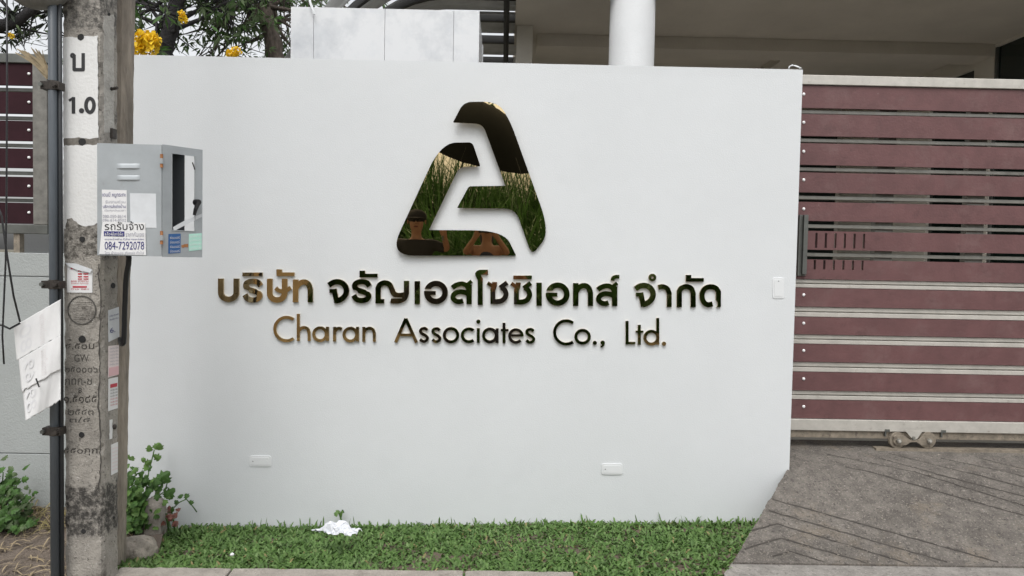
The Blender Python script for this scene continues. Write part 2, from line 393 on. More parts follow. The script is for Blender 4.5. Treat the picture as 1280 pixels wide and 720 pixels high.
drive = np_mesh('driveway', v, np.concatenate([f, np.array(fs_)]), 'concrete_drive', kind='structure')
drive.data.polygons.foreach_set('use_smooth', [False]*len(drive.data.polygons))
for g in grooves_px:      # dark strips painting the shade, with some dirt, in each scored groove
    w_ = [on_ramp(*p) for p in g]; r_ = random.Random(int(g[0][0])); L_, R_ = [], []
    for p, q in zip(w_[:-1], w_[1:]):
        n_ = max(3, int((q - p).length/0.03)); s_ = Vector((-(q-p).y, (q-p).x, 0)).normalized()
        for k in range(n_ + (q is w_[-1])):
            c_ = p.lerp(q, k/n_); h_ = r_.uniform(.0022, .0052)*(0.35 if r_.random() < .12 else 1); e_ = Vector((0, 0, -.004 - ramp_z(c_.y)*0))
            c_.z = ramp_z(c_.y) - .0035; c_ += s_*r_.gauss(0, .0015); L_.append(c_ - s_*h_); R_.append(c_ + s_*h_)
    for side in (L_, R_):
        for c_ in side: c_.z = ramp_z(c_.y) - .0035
    n_ = len(L_); MB().add(L_ + R_, [(k, k+1, n_+k+1, n_+k) for k in range(n_-1)]).build('groove_shade_strip', 'groove_shade_dirt', drive)
MB().box(1.2, 4.05, 4.45, 9.4, zg - 0.3, zg - 0.003).build('carport_floor', 'carport_bounce', kind='structure')  # floor tone set pale to bounce light up to the ceiling
# flat concrete apron between driveway and road
ap = [atz(905, 717, -0.028), Vector((eL1.x + .01, yb + 0.03, -0.028)), Vector((3.8, yb + 0.03, -0.028)), Vector((3.8, 3.0, -0.028)), Vector((0.95, 3.0, -0.028))]
MB().prism(ap, Vector((0, 0, -0.2))).build('concrete_apron', 'concrete_apron', kind='structure')

# kerb stones along the lawn
kz = 0.0
k0 = atz(150, 708.5, kz); k1 = atz(718, 714, kz)
cuts = [0.0, 0.245, 0.755, 1.0]
kroot = thing('kerb', ((k0 + k1) / 2).xy.to_3d() + Vector((0, 0, -0.15)), 'low pale concrete kerb of three stones in front of the lawn', 'kerb')
d = (k1 - k0).xy.to_3d(); nrm = Vector((d.y, -d.x, 0)).normalized()
for a, b in zip(cuts[:-1], cuts[1:]):
    p = k0 + d * (a + 0.002); q = k0 + d * (b - 0.002)
    lo = Vector((0, 0, -0.17))
    n_ = 14; mb = MB(); vs = []
    for i in range(n_ + 1):
        c = p + (q - p) * (i / n_); j = lambda: Vector((random.uniform(-.002,.002), random.uniform(-.003,.003), random.uniform(-.002,.002)))
        vs += [c + j(), c + nrm * 0.13 + j() - Vector((0,0,.004)), c + nrm * 0.14 + lo, c + lo]
    fs = []
    for i in range(n_):
        for k in range(4): fs.append((4*i+k, 4*i+(k+1)%4, 4*i+4+(k+1)%4, 4*i+4+k)[::-1])
    fs += [(0,1,2,3), tuple(4*n_+k for k in (3,2,1,0))]
    mb.add(vs, fs).build('kerb_stone', 'concrete_kerb', kroot, bevel=0.006)

# ------------------------------------------------------------------ white boundary wall
wt = at(600, 78, WY).z; wr = at(995, 340, WY).x
wroot = thing('boundary_wall', (0, WY + 0.08, 0), 'tall smooth white rendered wall carrying the gold company sign', 'wall')
wl_x = at(125, 300, WY).x
def wall_body():
    # front face as a slightly uneven grid, so that the plaster is not dead flat
    n, m = 90, 60; z0 = -0.3
    vs = []; fs = []
    for j in range(m + 1):
        for i in range(n + 1):
            x = wl_x + (wr - wl_x) * i / n; z = z0 + (wt - z0) * j / m
            e = min(i, n - i, m - j); k = 0 if e < 1 else 1
            y = WY + k * (0.0007 * math.sin(x*2.1 + 1.3*math.sin(z*1.7)) + 0.0005 * math.sin(z*3.3 + x*1.1) + random.gauss(0, 0.00012))
            vs.append((x, y, z))
    for j in range(m):
        for i in range(n): k = j*(n+1) + i; fs.append((k, k+1, k+n+2, k+n+1))
    b = MB().add(vs, fs)
    T = 0.16
    o = len(b.v); b.v += [(wl_x,WY,z0),(wr,WY,z0),(wr,WY,wt),(wl_x,WY,wt),(wl_x,WY+T,z0),(wr,WY+T,z0),(wr,WY+T,wt),(wl_x,WY+T,wt)]
    b.f += [(o+5,o+4,o+7,o+6),(o+1,o+5,o+6,o+2),(o+4,o,o+3,o+7),(o+3,o+2,o+6,o+7)]
    return b
wall_body().build('rendered_panel', 'white_wall', wroot, smooth=False)
def rrect(x0, y0, x1, y1, r, n=4):
    out = []
    for cx, cy, a0 in ((x1-r, y0+r, -90), (x1-r, y1-r, 0), (x0+r, y1-r, 90), (x0+r, y0+r, 180)):
        for k in range(n + 1): a = rad(a0 + 90*k/n); out.append((cx + r*math.cos(a), cy + r*math.sin(a)))
    return out
pw = planeY(WY)
for box, lab in (((312,569.5,339,583), 'painted blank socket plate low on the wall below the Thai word at the left'), ((752,579.5,778,593), 'painted blank socket plate low on the wall right of centre'),
                 ((965.5,347,980,373), 'upright painted blank socket plate near the right edge of the wall')):
    x0, y0, x1, y1 = box; c = at((x0+x1)/2, (y0+y1)/2, WY)
    t = thing('cover_plate', c, lab, 'wall plate', 'blank socket plates on the white wall')
    decal('frame', rrect(x0, y0, x1, y1, 2.4), pw, 0.0042, 'plate_white', t, thick=0.006, bevel=0.0015)
    decal('centre_panel', rrect(x0+2.2, y0+2.2, x1-2.2, y1-2.2, 1.4), pw, 0.0058, 'plate_white', t, thick=0.003, bevel=0.001)
    hor = (x1 - x0) > (y1 - y0)
    for s in (-1, 1):
        cx = (x0+x1)/2 + (s*(x1-x0)*0.33 if hor else 0); cy = (y0+y1)/2 + (0 if hor else s*(y1-y0)*0.33)
        decal('screw', [(cx+0.8*math.cos(a*math.pi/4), cy+0.8*math.sin(a*math.pi/4)) for a in range(8)], pw, 0.0066, 'joint_dark' if s < 0 else 'plate_white', t, thick=0.002)
# bent wire left on the wall's top corner
c = at(993, 86.5, WY + 0.05)
MB().tube([c + Vector((0.024*math.cos(a)*1.2, 0.01*math.sin(a), 0.004 + 0.018*abs(math.sin(a)))) for a in [k*math.pi/8 for k in range(9)]] + [c + Vector((-0.03+.001,0,0.012)), c + Vector((-0.012,0,0.022)), c+Vector((0.036,0,.006))], 0.0028, 6).build(
    'bent_wire', 'plate_white', label='small bent white wire on the top right corner of the wall', cat='wire')

# ------------------------------------------------------------------ raised letters: strokes -> distance field -> outline -> solid
def catmull(p, n=7):
    p = [np.array(q, float) for q in p]; out = []
    for i in range(len(p) - 1):
        a = p[i-1] if i else 2*p[0] - p[1]; b, c = p[i], p[i+1]; d_ = p[i+2] if i + 2 < len(p) else 2*p[-1] - p[-2]
        for k in range(n):
            t = k / n; out.append(0.5*((2*b) + (-a + c)*t + (2*a - 5*b + 4*c - d_)*t*t + (-a + 3*b - 3*c + d_)*t**3))
    return [tuple(q) for q in out] + [tuple(p[-1])]
def glyph_loops(ops, step=0.28):
    pts = []
    for o in ops:
        if o[0] in 'ps': pts += o[2]
        elif o[0] == 'e': pts += [(o[2]-o[4], o[3]-o[5]), (o[2]+o[4], o[3]+o[5])]
    W = max(o[1] for o in ops if o[0] in 'pse') + 2
    P = np.array(pts, float); lo = P.min(0) - W; hi = P.max(0) + W
    gx = np.arange(lo[0], hi[0], step); gy = np.arange(lo[1], hi[1], step)
    X, Y = np.meshgrid(gx, gy); F = np.full(X.shape, 99.0)
    for o in ops:
        if o[0] == 'cut':
            x0, y0, x1, y1 = o[1:]
            F = np.maximum(F, -np.maximum(np.maximum(x0 - X, X - x1), np.maximum(y0 - Y, Y - y1))); continue
        wd = o[1]
        if o[0] == 'p': q = o[2]
        elif o[0] == 's': q = catmull(o[2])
        else:
            _, _, cx, cy, rx, ry, a0, a1 = o
            q = [(cx + rx*math.cos(rad(a)), cy + ry*math.sin(rad(a))) for a in np.linspace(a0, a1, 49)]
        d_ = np.full(X.shape, 99.0)
        for (ax, ay), (bx, by) in zip(q[:-1], q[1:]):
            dx, dy = bx - ax, by - ay; L2 = dx*dx + dy*dy + 1e-9
            t = np.clip(((X - ax)*dx + (Y - ay)*dy) / L2, 0, 1); d_ = np.minimum(d_, np.hypot(X - ax - t*dx, Y - ay - t*dy))
        d_ = d_ - wd / 2
        if math.hypot(q[0][0]-q[-1][0], q[0][1]-q[-1][1]) > 0.5:
            for e, pv in ((q[0], q[1]), (q[-1], q[-2])):
                tx, ty = e[0]-pv[0], e[1]-pv[1]; L = math.hypot(tx, ty); be = ((X - e[0])*tx + (Y - e[1])*ty) / L
                d_ = np.where((be > -0.5) & (np.hypot(X - e[0], Y - e[1]) < wd), np.maximum(d_, be), d_)
        F = np.minimum(F, d_)
    # marching squares
    ny_, nx_ = F.shape; inside = F < 0
    def xp(i, j, k):
        if k == 0: a, b = F[j, i], F[j, i+1]; t = a/(a-b); return (gx[i] + t*step, gy[j])
        a, b = F[j, i], F[j+1, i]; t = a/(a-b); return (gx[i], gy[j] + t*step)
    nxt = {}; pos = {}
    code = inside[:-1,:-1]*1 + inside[:-1,1:]*2 + inside[1:,1:]*4 + inside[1:,:-1]*8
    T = {1:[(3,0)],2:[(0,1)],3:[(3,1)],4:[(1,2)],5:[(3,0),(1,2)],6:[(0,2)],7:[(3,2)],8:[(2,3)],9:[(2,0)],10:[(0,1),(2,3)],11:[(2,1)],12:[(1,3)],13:[(1,0)],14:[(0,3)]}
    for j, i in zip(*np.nonzero((code > 0) & (code < 15))):
        ed = {0:(i,j,0), 1:(i+1,j,1), 2:(i,j+1,0), 3:(i,j,1)}
        for a, b in T[int(code[j, i])]: nxt[ed[a]] = ed[b]
    loops = []
    while nxt:
        s0, cur = next(iter(nxt.items())); del nxt[s0]; L = [s0]
        while cur != s0 and cur in nxt: L.append(cur); cur = nxt.pop(cur)
        pl_ = [xp(*e) for e in L]
        if len(pl_) > 5: loops.append(simplify(pl_, 0.07))
    return loops
def simplify(p, tol):
    def dp(a, b):
        if b - a < 2: return [a]
        P = np.array(p[a:b+1]); d_ = P[-1] - P[0]; L = math.hypot(*d_)
        dist = np.abs((P[:,0]-P[0,0])*d_[1] - (P[:,1]-P[0,1])*d_[0])/L if L > 1e-6 else np.hypot(P[:,0]-P[0,0], P[:,1]-P[0,1])
        k = int(dist.argmax())
        return [a] if dist[k] < tol else dp(a, a + k) + dp(a + k, b)
    h = len(p) // 2; return [p[i] for i in dp(0, h) + dp(h, len(p) - 1)]
def area(l): return 0.5*sum(l[i-1][0]*l[i][1] - l[i][0]*l[i-1][1] for i in range(len(l)))
def inpoly(q, l):
    c = False
    for i in range(len(l)):
        (x0, y0), (x1, y1) = l[i-1], l[i]
        if (y0 > q[1]) != (y1 > q[1]) and q[0] < (x1-x0)*(q[1]-y0)/(y1-y0) + x0: c = not c
    return c
def solid_loops(loops, pl, off, depth, mats, name, parent, **k):
    sgn = 1 if area(max(loops, key=lambda l: abs(area(l)))) > 0 else -1
    outs = [l for l in loops if area(l)*sgn > 0]; holes = [l for l in loops if area(l)*sgn < 0]
    vs, fs, mi = [], [], []
    for ou in outs:
        grp = [ou] + [h for h in holes if inpoly(h[0], ou)]
        w3 = [[pl(x, y) + pl.n*off for x, y in l] for l in grp]
        flat = [p for l in w3 for p in l]; o = len(vs); nfl = len(flat); vs += flat + [p - pl.n*depth for p in flat]
        for t in tessellate_polygon([[Vector((x, y, 0)) for x, y in l] for l in grp]):
            a, b, c_ = (flat[i] for i in t); t = t if (b-a).cross(c_-a).dot(pl.n) > 0 else (t[0], t[2], t[1])
            fs.append(tuple(o+i for i in t)); mi.append(0)
        s = 0
        for l in grp:
            n = len(l)
            for i in range(n):
                a, b = o+s+i, o+s+(i+1)%n; q = (a, a+nfl, b+nfl, b)
                fs.append(q if sgn > 0 else q[::-1]); mi.append(1)
            s += n
    me = bpy.data.meshes.new(name); me.from_pydata([tuple(v_) for v_ in vs], [], fs)
    for m_ in mats: me.materials.append(M[m_])
    me.polygons.foreach_set('material_index', mi); me.update()
    return link(name, me, None, parent, **k)

def sh(ops, dx, dy):
    out = []
    for o in ops:
        if o[0] in 'ps': out.append((o[0], o[1], [(x+dx, y+dy) for x, y in o[2]]))
        elif o[0] == 'e': out.append(('e', o[1], o[2]+dx, o[3]+dy) + tuple(o[4:]))
        else: out.append(('cut', o[1]+dx, o[2]+dy, o[3]+dx, o[4]+dy))
    return out
TW = 6.9
def U(xl, xr, yt, yc):      # open bowl
    r = (xr - xl)/2
    return ('p', TW, [(xl, yt), (xl, yc - 8)] + [((xl+xr)/2 - r*math.cos(rad(a)), yc - 8 + 8*math.sin(rad(a))) for a in range(10, 180, 10)] + [(xr, yc - 8), (xr, yt)])
RO = [('s', 6.6, [(462.2,357.8),(459,353.4),(452,352),(445.6,353.8),(443.8,358),(446.6,361.9),(452.5,364),(458.6,366.2),(461.4,370),(458.4,374.2),(452,375.5),(446,373.8),(442.6,368.8)])]
THO = [('p', 6.8, [(370.2,349.2),(370.2,377.7)]), ('p', 6.6, catmull([(371,359.5),(374.6,354.6),(380.5,352.3),(386,354.8),(388.6,361.5)]) + [(388.6,377.7)])]
JO = [('s', 6.8, [(411.6,356.4),(417,353),(423,352.1),(429,354.2),(433,359.4),(433.4,365.5),(430.5,371),(425.5,374.6),(420.5,376.2)]), ('p', 6.3, [(418.2,361),(421.6,378.4)]), ('p', 4.8, [(412.2,363.5),(419,363.5)])]
MHA = [('p', 4.6, [(450,344.3),(472.4,344.3)]), ('p', 6.8, [(453.4,338.2),(453.4,346.6)])]
EE = [('p', 6.8, [(521.9,351.2),(521.9,380)])]
OO = [('e', 6.9, 545.2, 365.4, 11.4, 11.2, 0, 360), ('cut', 526, 361.1, 542, 363.6), ('cut', 526, 363, 534, 364), ('p', 5.0, [(530.8,366.1),(544.8,366.1)])]
SO_ = [('s', 6.2, [(565.5,359.6),(570.5,356.2),(577.5,354.7),(583.5,357),(586.5,362.5)]), ('p', 6.8, [(586.5,355.5),(586.5,380)]), ('p', 4.4, [(583,356.4),(589.8,351.2)]),
       ('s', 6.2, [(586.5,367.8),(581,365.2),(574,364.5),(568,367.4),(566.4,372),(569.8,376),(575,376.9),(579,375.6)])]
CHO = [('p', 6.2, [(618.4,352.4),(618.2,356.5),(616.1,362.5),(616.1,379.7)]), ('p', 4.6, [(609.6,353.4),(617,358.6)]),
       ('s', 6.3, [(616.1,376.7),(624,376.6),(629.8,373.8),(632.5,368),(631,362.6),(626.8,358.8)]), ('p', 5.8, [(625.2,359.6),(634,353.0)])]
BAR = lambda x0, x1, y: [('p', 4.7, [(x0, y), (x1, y)])]
THAI = [
    [U(277, 296.3, 348, 374)], sh(RO, -135.7, -0.6), BAR(304, 329, 342.8),
    [U(338, 356.5, 348.2, 374.8), ('s', 5.0, [(345.3,360),(350.5,363.6),(358,363.2),(364,359.4)])], sh(MHA, -103.6, -1.6), THO,
    JO, RO, MHA,
    [('p', 6.6, [(473.1,379),(473.1,362)] + catmull([(473.1,360),(475.4,355.8),(481,353.4),(487,355.4),(490.3,361.5),(492.6,366.8),(498,369.2),(506,368.3)])), ('p', 5.3, [(473.1,376.3),(480.7,376.3)]),
     ('p', 6.5, [(508.4,350.8),(508.4,364)] + catmull([(508.4,366),(505.8,372.6),(499,375.9),(492,376),(488.8,375)])), ('cut', 489, 371.4, 503.0, 372.9)],
    EE, OO, SO_,
    [('p', 6.3, [(600.4,381),(600.4,350.5)] + catmull([(600.4,349),(598.2,345),(597.2,342.2),(599.5,340.4),(603.5,340.2)]) + [(610,340.2)])],
    CHO, sh(CHO, 29.4, 0.6), BAR(641.6, 664.7, 346.6), sh(EE, 151.8, 1.9), sh(OO, 151.7, 2.1), sh(THO, 349.2, 4.5), sh(SO_, 181.4, 2.4),
    [('s', 4.6, [(765.2,350.7),(766,347.4),(769.5,345.8),(773.8,345.7)])],
    sh(JO, 382.2, 4.6), [('e', 3.1, 815, 346.8, 3.3, 3.2, 0, 360)],
    [('p', 6.0, catmull([(822.3,359),(828,358.1),(833.4,360.6),(836,366.5)]) + [(836,383.7)])],
    [('p', 6.4, [(848.5,383.8),(848.5,365)] + catmull([(848.5,364),(851,360.2),(857,358.1),(863.2,360.4),(865.8,366.5)]) + [(865.8,383.8)])], sh(MHA, 406.6, 5.4),
    [('p', 6.3, [(897.3,383.8),(897.3,366)] + catmull([(897.3,364.8),(894.2,360.2),(888,358.2),(881,360.2),(877.3,365.4),(877,372),(879.4,377.8),(884,380.7),(890,379.7)]))],
]
LW = 3.7
ESS = [('s', 3.5, [(534.4,412.4),(531.5,410.2),(527.3,410.9),(525.7,413.8),(527.8,416.8),(532,419),(534.6,422.2),(533,425.5),(529,426.4),(525.2,423.8)])]
def arch(x, xr, yt, yb): return [('p', LW, [(x, yt), (x, yb)]), ('p', LW, catmull([(x, yt+6.8),(x+3.2, yt+3),(x+7.3, yt+1.7),(xr-1.7, yt+3.6),(xr, yt+8.6)]) + [(xr, yb)])]
LATIN = [
    [('e', LW, 358.8, 411, 14.6, 14.6, -54, -306)],
    [('p', LW, [(373.5,392),(373.5,426)]), arch(373.5, 387, 407.4, 426)[1]],
    [('e', LW, 400.6, 417.5, 7.9, 8.0, 0, 360), ('p', LW, [(409.9,408.2),(409.9,426)])],
    [('p', LW, [(418.7,408.2),(418.7,426.7)]), ('s', LW, [(419,415),(421.2,411.2),(424.2,410),(427.8,411)])],
    [('e', LW, 438.4, 418, 7.9, 8.0, 0, 360), ('p', LW, [(447.3,408.2),(447.3,426.7)])],
    arch(455.2, 468.3, 408.3, 427),
    [('p', 3.9, [(507.6,398),(494.9,427.5)]), ('p', 3.9, [(507.6,398),(520.9,428)]), ('p', 3.2, [(501,418.4),(515,418.4)])],
    ESS, sh(ESS, 15.5, 0.3), [('e', LW, 563.9, 418.7, 8.4, 8.3, 0, 360)], [('e', LW, 586.3, 418.8, 8.3, 8.0, -48, -312)],
    [('p', LW, [(597.9,410),(597.9,428.3)]), ('e', 2.6, 598, 401.7, 1.3, 1.3, 0, 360)],
    [('e', LW, 612.4, 419, 7.9, 8.0, 0, 360), ('p', LW, [(621.4,410.1),(621.4,428.4)])],
    [('p', LW, [(630,403.2),(630,428.7)]), ('p', 2.8, [(626,412.3),(635.6,412.3)])],
    [('e', 3.5, 644.9, 419.7, 7.9, 7.9, 2, -318), ('p', 2.9, [(638,419),(653.5,419)])], sh(ESS, 132.6, 1.2),
    [('e', LW, 707.6, 415.2, 14.5, 14.5, -54, -306)], [('e', LW, 728, 420.6, 8.4, 8.0, 0, 360)], [('e', 2.6, 743.3, 428.3, 1.3, 1.3, 0, 360)],
    [('e', 2.7, 753, 428, 1.35, 1.35, 0, 360), ('s', 2.2, [(754.5,428),(754,431),(750.8,433.6)])],
    [('p', LW, [(783.4,400.9),(783.4,430)]), ('p', 3.0, [(783.4,428.5),(793.8,428.5)])],
    [('p', LW, [(798.7,405.7),(798.7,430.6)]), ('p', 2.6, [(794.2,414.3),(803.8,414.3)])],
    [('e', LW, 813.8, 421.8, 8.1, 8.0, 0, 360), ('p', LW, [(821.7,397.2),(821.7,430.6)])], [('e', 2.6, 829.6, 429.4, 1.3, 1.3, 0, 360)],
]
tr = thing('thai_sign_lettering', at(588, 385, WY), 'row of bold mirror-gold Thai letters under the emblem', 'sign lettering')
lr = thing('latin_sign_lettering', at(588, 431, WY), 'row of thin mirror-gold letters reading Charan Associates Co., Ltd.', 'sign lettering')
for i, g in enumerate(THAI): solid_loops(glyph_loops(g), pw, 0.013, 0.0135, ('gold_letter', 'gold_edge'), 'letter', tr)
for g in LATIN: solid_loops(glyph_loops(g), pw, 0.012, 0.0125, ('gold_letter', 'gold_edge'), 'letter', lr)

# two-piece emblem; the mirror sheet stands off the wall and leans back a little
def rounded(pts):
    out = []
    n = len(pts)
    for i, (x, y, r) in enumerate(pts):
        if r <= 0: out.append((x, y)); continue
        a = np.array(pts[i-1][:2], float); b = np.array((x, y), float); c_ = np.array(pts[(i+1) % n][:2], float)
        ra = min(r, np.linalg.norm(a-b)*0.48); rc = min(r, np.linalg.norm(c_-b)*0.48)
        p = b + (a-b)/np.linalg.norm(a-b)*ra; q = b + (c_-b)/np.linalg.norm(c_-b)*rc
        for k in range(9): t = k/8; out.append(tuple((1-t)**2*p + 2*t*(1-t)*b + t*t*q))
    return out
EP1 = [(282,141,5),(326,57,34),(468,55,95),(520,145,40),(680,590,120),(612,676,26),(596,660,14),(538,494,46),(299,491,5),(347,402,10),(497,400,4),(404,147,32)]
EP2 = [(232,242,10),(258,222,40),(362,223,18),(395,321,9),(306,323,26),(184,581,4),(420,582,110),(520,612,80),(540,686,8),(20,686,120)]
EP2 = [(233,224,120),(362,222,18),(395,321,9),(308,323,26),(184,581,4),(490,583,130),(541,686,6),(20,686,105)]
pe = plane(at(592, 225, WY - 0.034), (0.023, -1, -0.035))
er = thing('sign_emblem', at(592, 318, WY), 'large gold mirror triangular emblem above the lettering', 'emblem')
for EP in (EP1, EP2):
    px = [(480 + x/3.273, 110 + y/3.273) for x, y in rounded(EP)]
    solid_loops([px], pe, 0.0, 0.012, ('gold_mirror', 'gold_edge'), 'emblem_piece', er)
for x, y in ((600,140),(640,190),(660,270),(620,255),(545,225),(520,290),(590,305)):
    a = pe(x, y) - pe.n*0.011; b_ = Vector((a.x, WY + 0.01, a.z)); MB().tube([a, b_], 0.009, 8).build('standoff', 'gold_edge', er)

# ------------------------------------------------------------------ sliding gate
gx0 = wr - 0.02; gx1 = 3.7
groot = thing('sliding_gate', (2.4, GY, zg), 'sliding gate of maroon boards in a pale steel frame', 'gate')
gz = lambda y: at(1012, y, GY).z
tops = [107,142.6,179,215.5,252.4,288.5,324.2,360,396.4,430.3,465.2,500]
bots = [134.8,169.8,206,240.5,276,312,348.8,383.3,418,452.3,488,522.8]
slots_top = [(1016+k*11.8, 1024+k*11.8) for k in range(6)]
def perforated(b, x0, x1, y0, y1, z0, z1, holes):   # a board with rectangular holes cut through
    hs_ = sorted(holes); h0 = hs_[0][1]; h1 = hs_[0][3]
    b.box(x0, x1, y0, y1, z0, hs_[0][2]) ; b.box(x0, x1, y0, y1, hs_[0][3], z1)
    cur = x0
    for (a, c_, zl, zh) in hs_: b.box(cur, a, y0, y1, zl, zh); cur = c_
    b.box(cur, x1, y0, y1, hs_[0][2], hs_[0][3])
for i, (a, c_) in enumerate(zip(tops, bots)):
    b = MB(); z1_, z0_ = gz(a), gz(c_)
    if i in (5, 6):
        zt, zl = (gz(291), gz(309.5)) if i == 5 else (gz(324.9), gz(336.5))
        xs = [at((1020.5 if i == 5 else 1018.6) + k*11.9, 300 if i == 5 else 330, GY).x for k in range(6)]
        perforated(b, gx0 + 0.012, gx1, GY, GY + 0.02, z0_, z1_, [(x - 0.0062, x + 0.0062, zl, min(zt, z1_ - .003)) for x in xs])
    else: b.box(gx0 + 0.012, gx1, GY, GY + 0.02, z0_, z1_)
    o = b.build('board', 'maroon', groot)
    if i not in (5, 6):
        MB().ball((at(1000, (a+c_)/2, GY).x + 0.02 - 0.0, GY - 0.001, gz((a+c_)/2 - 3)), 0.009, 8, 6, (1, .6, 1)).build('screw', 'screw_white', o, smooth=True)
for i in range(11):     # steel bars between the boards
    ya, yb_ = bots[i], tops[i+1]; zc = (gz(ya) + gz(yb_)) / 2
    if i < 6: b = MB().box(gx0, gx1, GY + 0.024, GY + 0.05, zc - .0098, zc + .0098)
    else:
        hgt = (gz(ya) - gz(yb_))/2 - .002
        b = MB().box(gx0 + .02, gx1, GY + 0.006, GY + 0.05, zc - hgt, zc - .003); b.box(gx0 + .02, gx1, GY + 0.010, GY + 0.05, zc + .003, zc + hgt); b.box(gx0 + .02, gx1, GY + .022, GY + .049, zc - .0031, zc + .0031)
    b.build('cross_bar', 'steel' if i < 6 else 'steel_pale', groot, bevel=0.002)
MB().box(gx0 + 0.008, gx1, GY - 0.012, GY + 0.045, gz(106), gz(94)).build('top_rail', 'steel_pale', groot, bevel=0.003)
MB().box(gx0, gx1, GY - 0.012, GY + 0.045, gz(537.5), gz(523.5)).build('bottom_rail', 'steel_pale', groot, bevel=0.003)
MB().box(gx0, gx1, GY + 0.002, GY + 0.03, gz(547), gz(537.6)).build('bottom_skirt', 'steel_old', groot, bevel=0.002)
MB().box(gx0 - 0.03, gx0 + 0.01, GY + 0.021, GY + 0.05, gz(523), gz(106)).build('end_stile', 'steel_dark', groot)
for x in (1225, 1110):
    X = at(x, 300, GY).x; MB().box(X - 0.05, X + 0.05, GY + 0.052, GY + 0.10, gz(523), gz(106)).build('back_post', 'steel', groot)
# pull channel
x0 = at(996, 300, GY).x; x1 = at(1008, 300, GY).x
b = MB(); za, zc = gz(269), gz(345)
b.box(x0, x0 + 0.006, GY - 0.03, GY - 0.002, zc, za); b.box(x0 + 0.0061, x1, GY - 0.008, GY - 0.002, zc, za); b.box(x0 + 0.026, x1 - .004, GY - 0.03, GY - 0.0081, zc + .01, za)
b.build('pull_channel', 'steel_dark', groot, bevel=0.001)
# roller carriage
X = lambda px, py=549: at(px, py, GY).x
Zq = lambda py: at(1140, py, GY).z
car = MB()
loop = [(1117,553),(1117,545.5),(1121,543.6),(1131,545),(1137,549.5),(1143,550.5),(1149,549),(1154,543.5),(1163,542.6),(1168,546),(1168,553),(1163,557),(1152,557),(1146,552.8),(1138,553),(1133,556.5),(1121,557)]
car.prism([at(x, y, GY - 0.030) for x, y in loop], Vector((0, 0.008, 0)))
carr = car.build('roller_plate', 'steel_old', groot, bevel=0.001)
for wx in (1122, 1160):
    mb = MB(); c = at(wx, 550.3, GY - 0.02); r = 0.046
    n = 24
    for yo, rr in ((0.0, r), (0.006, r), (0.0065, r*0.8), (0.014, r*0.8), (0.0145, r), (0.02, r)):
        pass
    mb.tube([c, c + Vector((0, .007, 0)), c + Vector((0, .0075, 0)), c + Vector((0, .014, 0)), c + Vector((0, .0145, 0)), c + Vector((0, .021, 0))], [r, r, r*.82, r*.82, r, r], n)
    wobj = mb.build('roller_wheel', 'steel_old', groot, bevel=0.001)
    h = c - Vector((0, 0.022, 0))
    MB().tube([h, h + Vector((0, .02, 0))], [0.014, 0.014], 6).build('bolt', 'steel', wobj)
    h2 = h - Vector((0, .006, 0)); MB().tube([h2, h2 + Vector((0, .008, 0))], [0.007, 0.008], 10).build('axle_end', 'steel_pale', wobj)
b = MB(); b.prism([at(x, y, GY - 0.034) for x, y in ((1131,537.6),(1154,537.6),(1147,548),(1143,550),(1139,547))], Vector((0, 0.003, 0))); b.build('roller_bracket', 'steel_pale', groot)
p = at(1142.5, 547.5, GY - 0.04); MB().tube([p, p + Vector((0, .012, 0))], 0.009, 8).build('bolt', 'steel', groot)
for px in (1107, 1177):
    x_ = X(px); b = MB(); b.box(x_ - 0.012, x_ + 0.014, GY - 0.016, GY + 0.001, Zq(539.5), Zq(536.5)); b.box(x_ - 0.012, x_ - 0.005, GY - 0.016, GY + 0.001, Zq(545.5), Zq(539.5)-.0005); b.build('stop_lug', 'steel_dark', groot)
MB().box(at(1092, 560, GY).x, gx1, GY - 0.032, GY + 0.02, zg - 0.02, zg + 0.008).build('gate_track', 'steel_old', label='thin steel floor track under the gate rollers', cat='track')

# ------------------------------------------------------------------ marble-clad pier behind the wall
my = 4.55
x0, x1 = at(363.5, 40, my).x, at(599, 40, my).x; zt = at(480, 11, my).z
mr_ = thing('marble_pier', ((x0+x1)/2, my, 0), 'white marble-clad box standing up behind the wall', 'pier')
cuts_ = [at(p, 40, my).x for p in (363.5, 392, 481, 567, 599)]
for i in range(4):
    MB().box(cuts_[i] + (0.001 if i else 0), cuts_[i+1] - (0.001 if i < 3 else 0), my, my + 0.02, 0.3, zt).build('marble_slab', 'marble', mr_, bevel=0.0008)
MB().box(x0 + 0.004, x1 - 0.022, my + 0.0205, my + 0.62, 0.3, zt - 0.012).build('core', 'house_white', mr_)
MB().box(x1 - 0.021, x1 - 0.001, my + 0.0205, my + 0.60, 0.3, zt).build('marble_slab', 'marble', mr_)
MB().box(x1 - 0.026, x1 + 0.006, my + 0.602, my + 0.64, 0.3, zt - 0.03).build('corner_trim', 'house_white', mr_)
MB().tube([at(386, -6, my), at(388, 4, my - 0.02), at(391, 12, my - 0.03), at(393, 18, my - 0.03)], 0.007, 6).build('dangling_cord', 'plate_white', label='short pale cord hanging over the top of the marble pier', cat='cord')

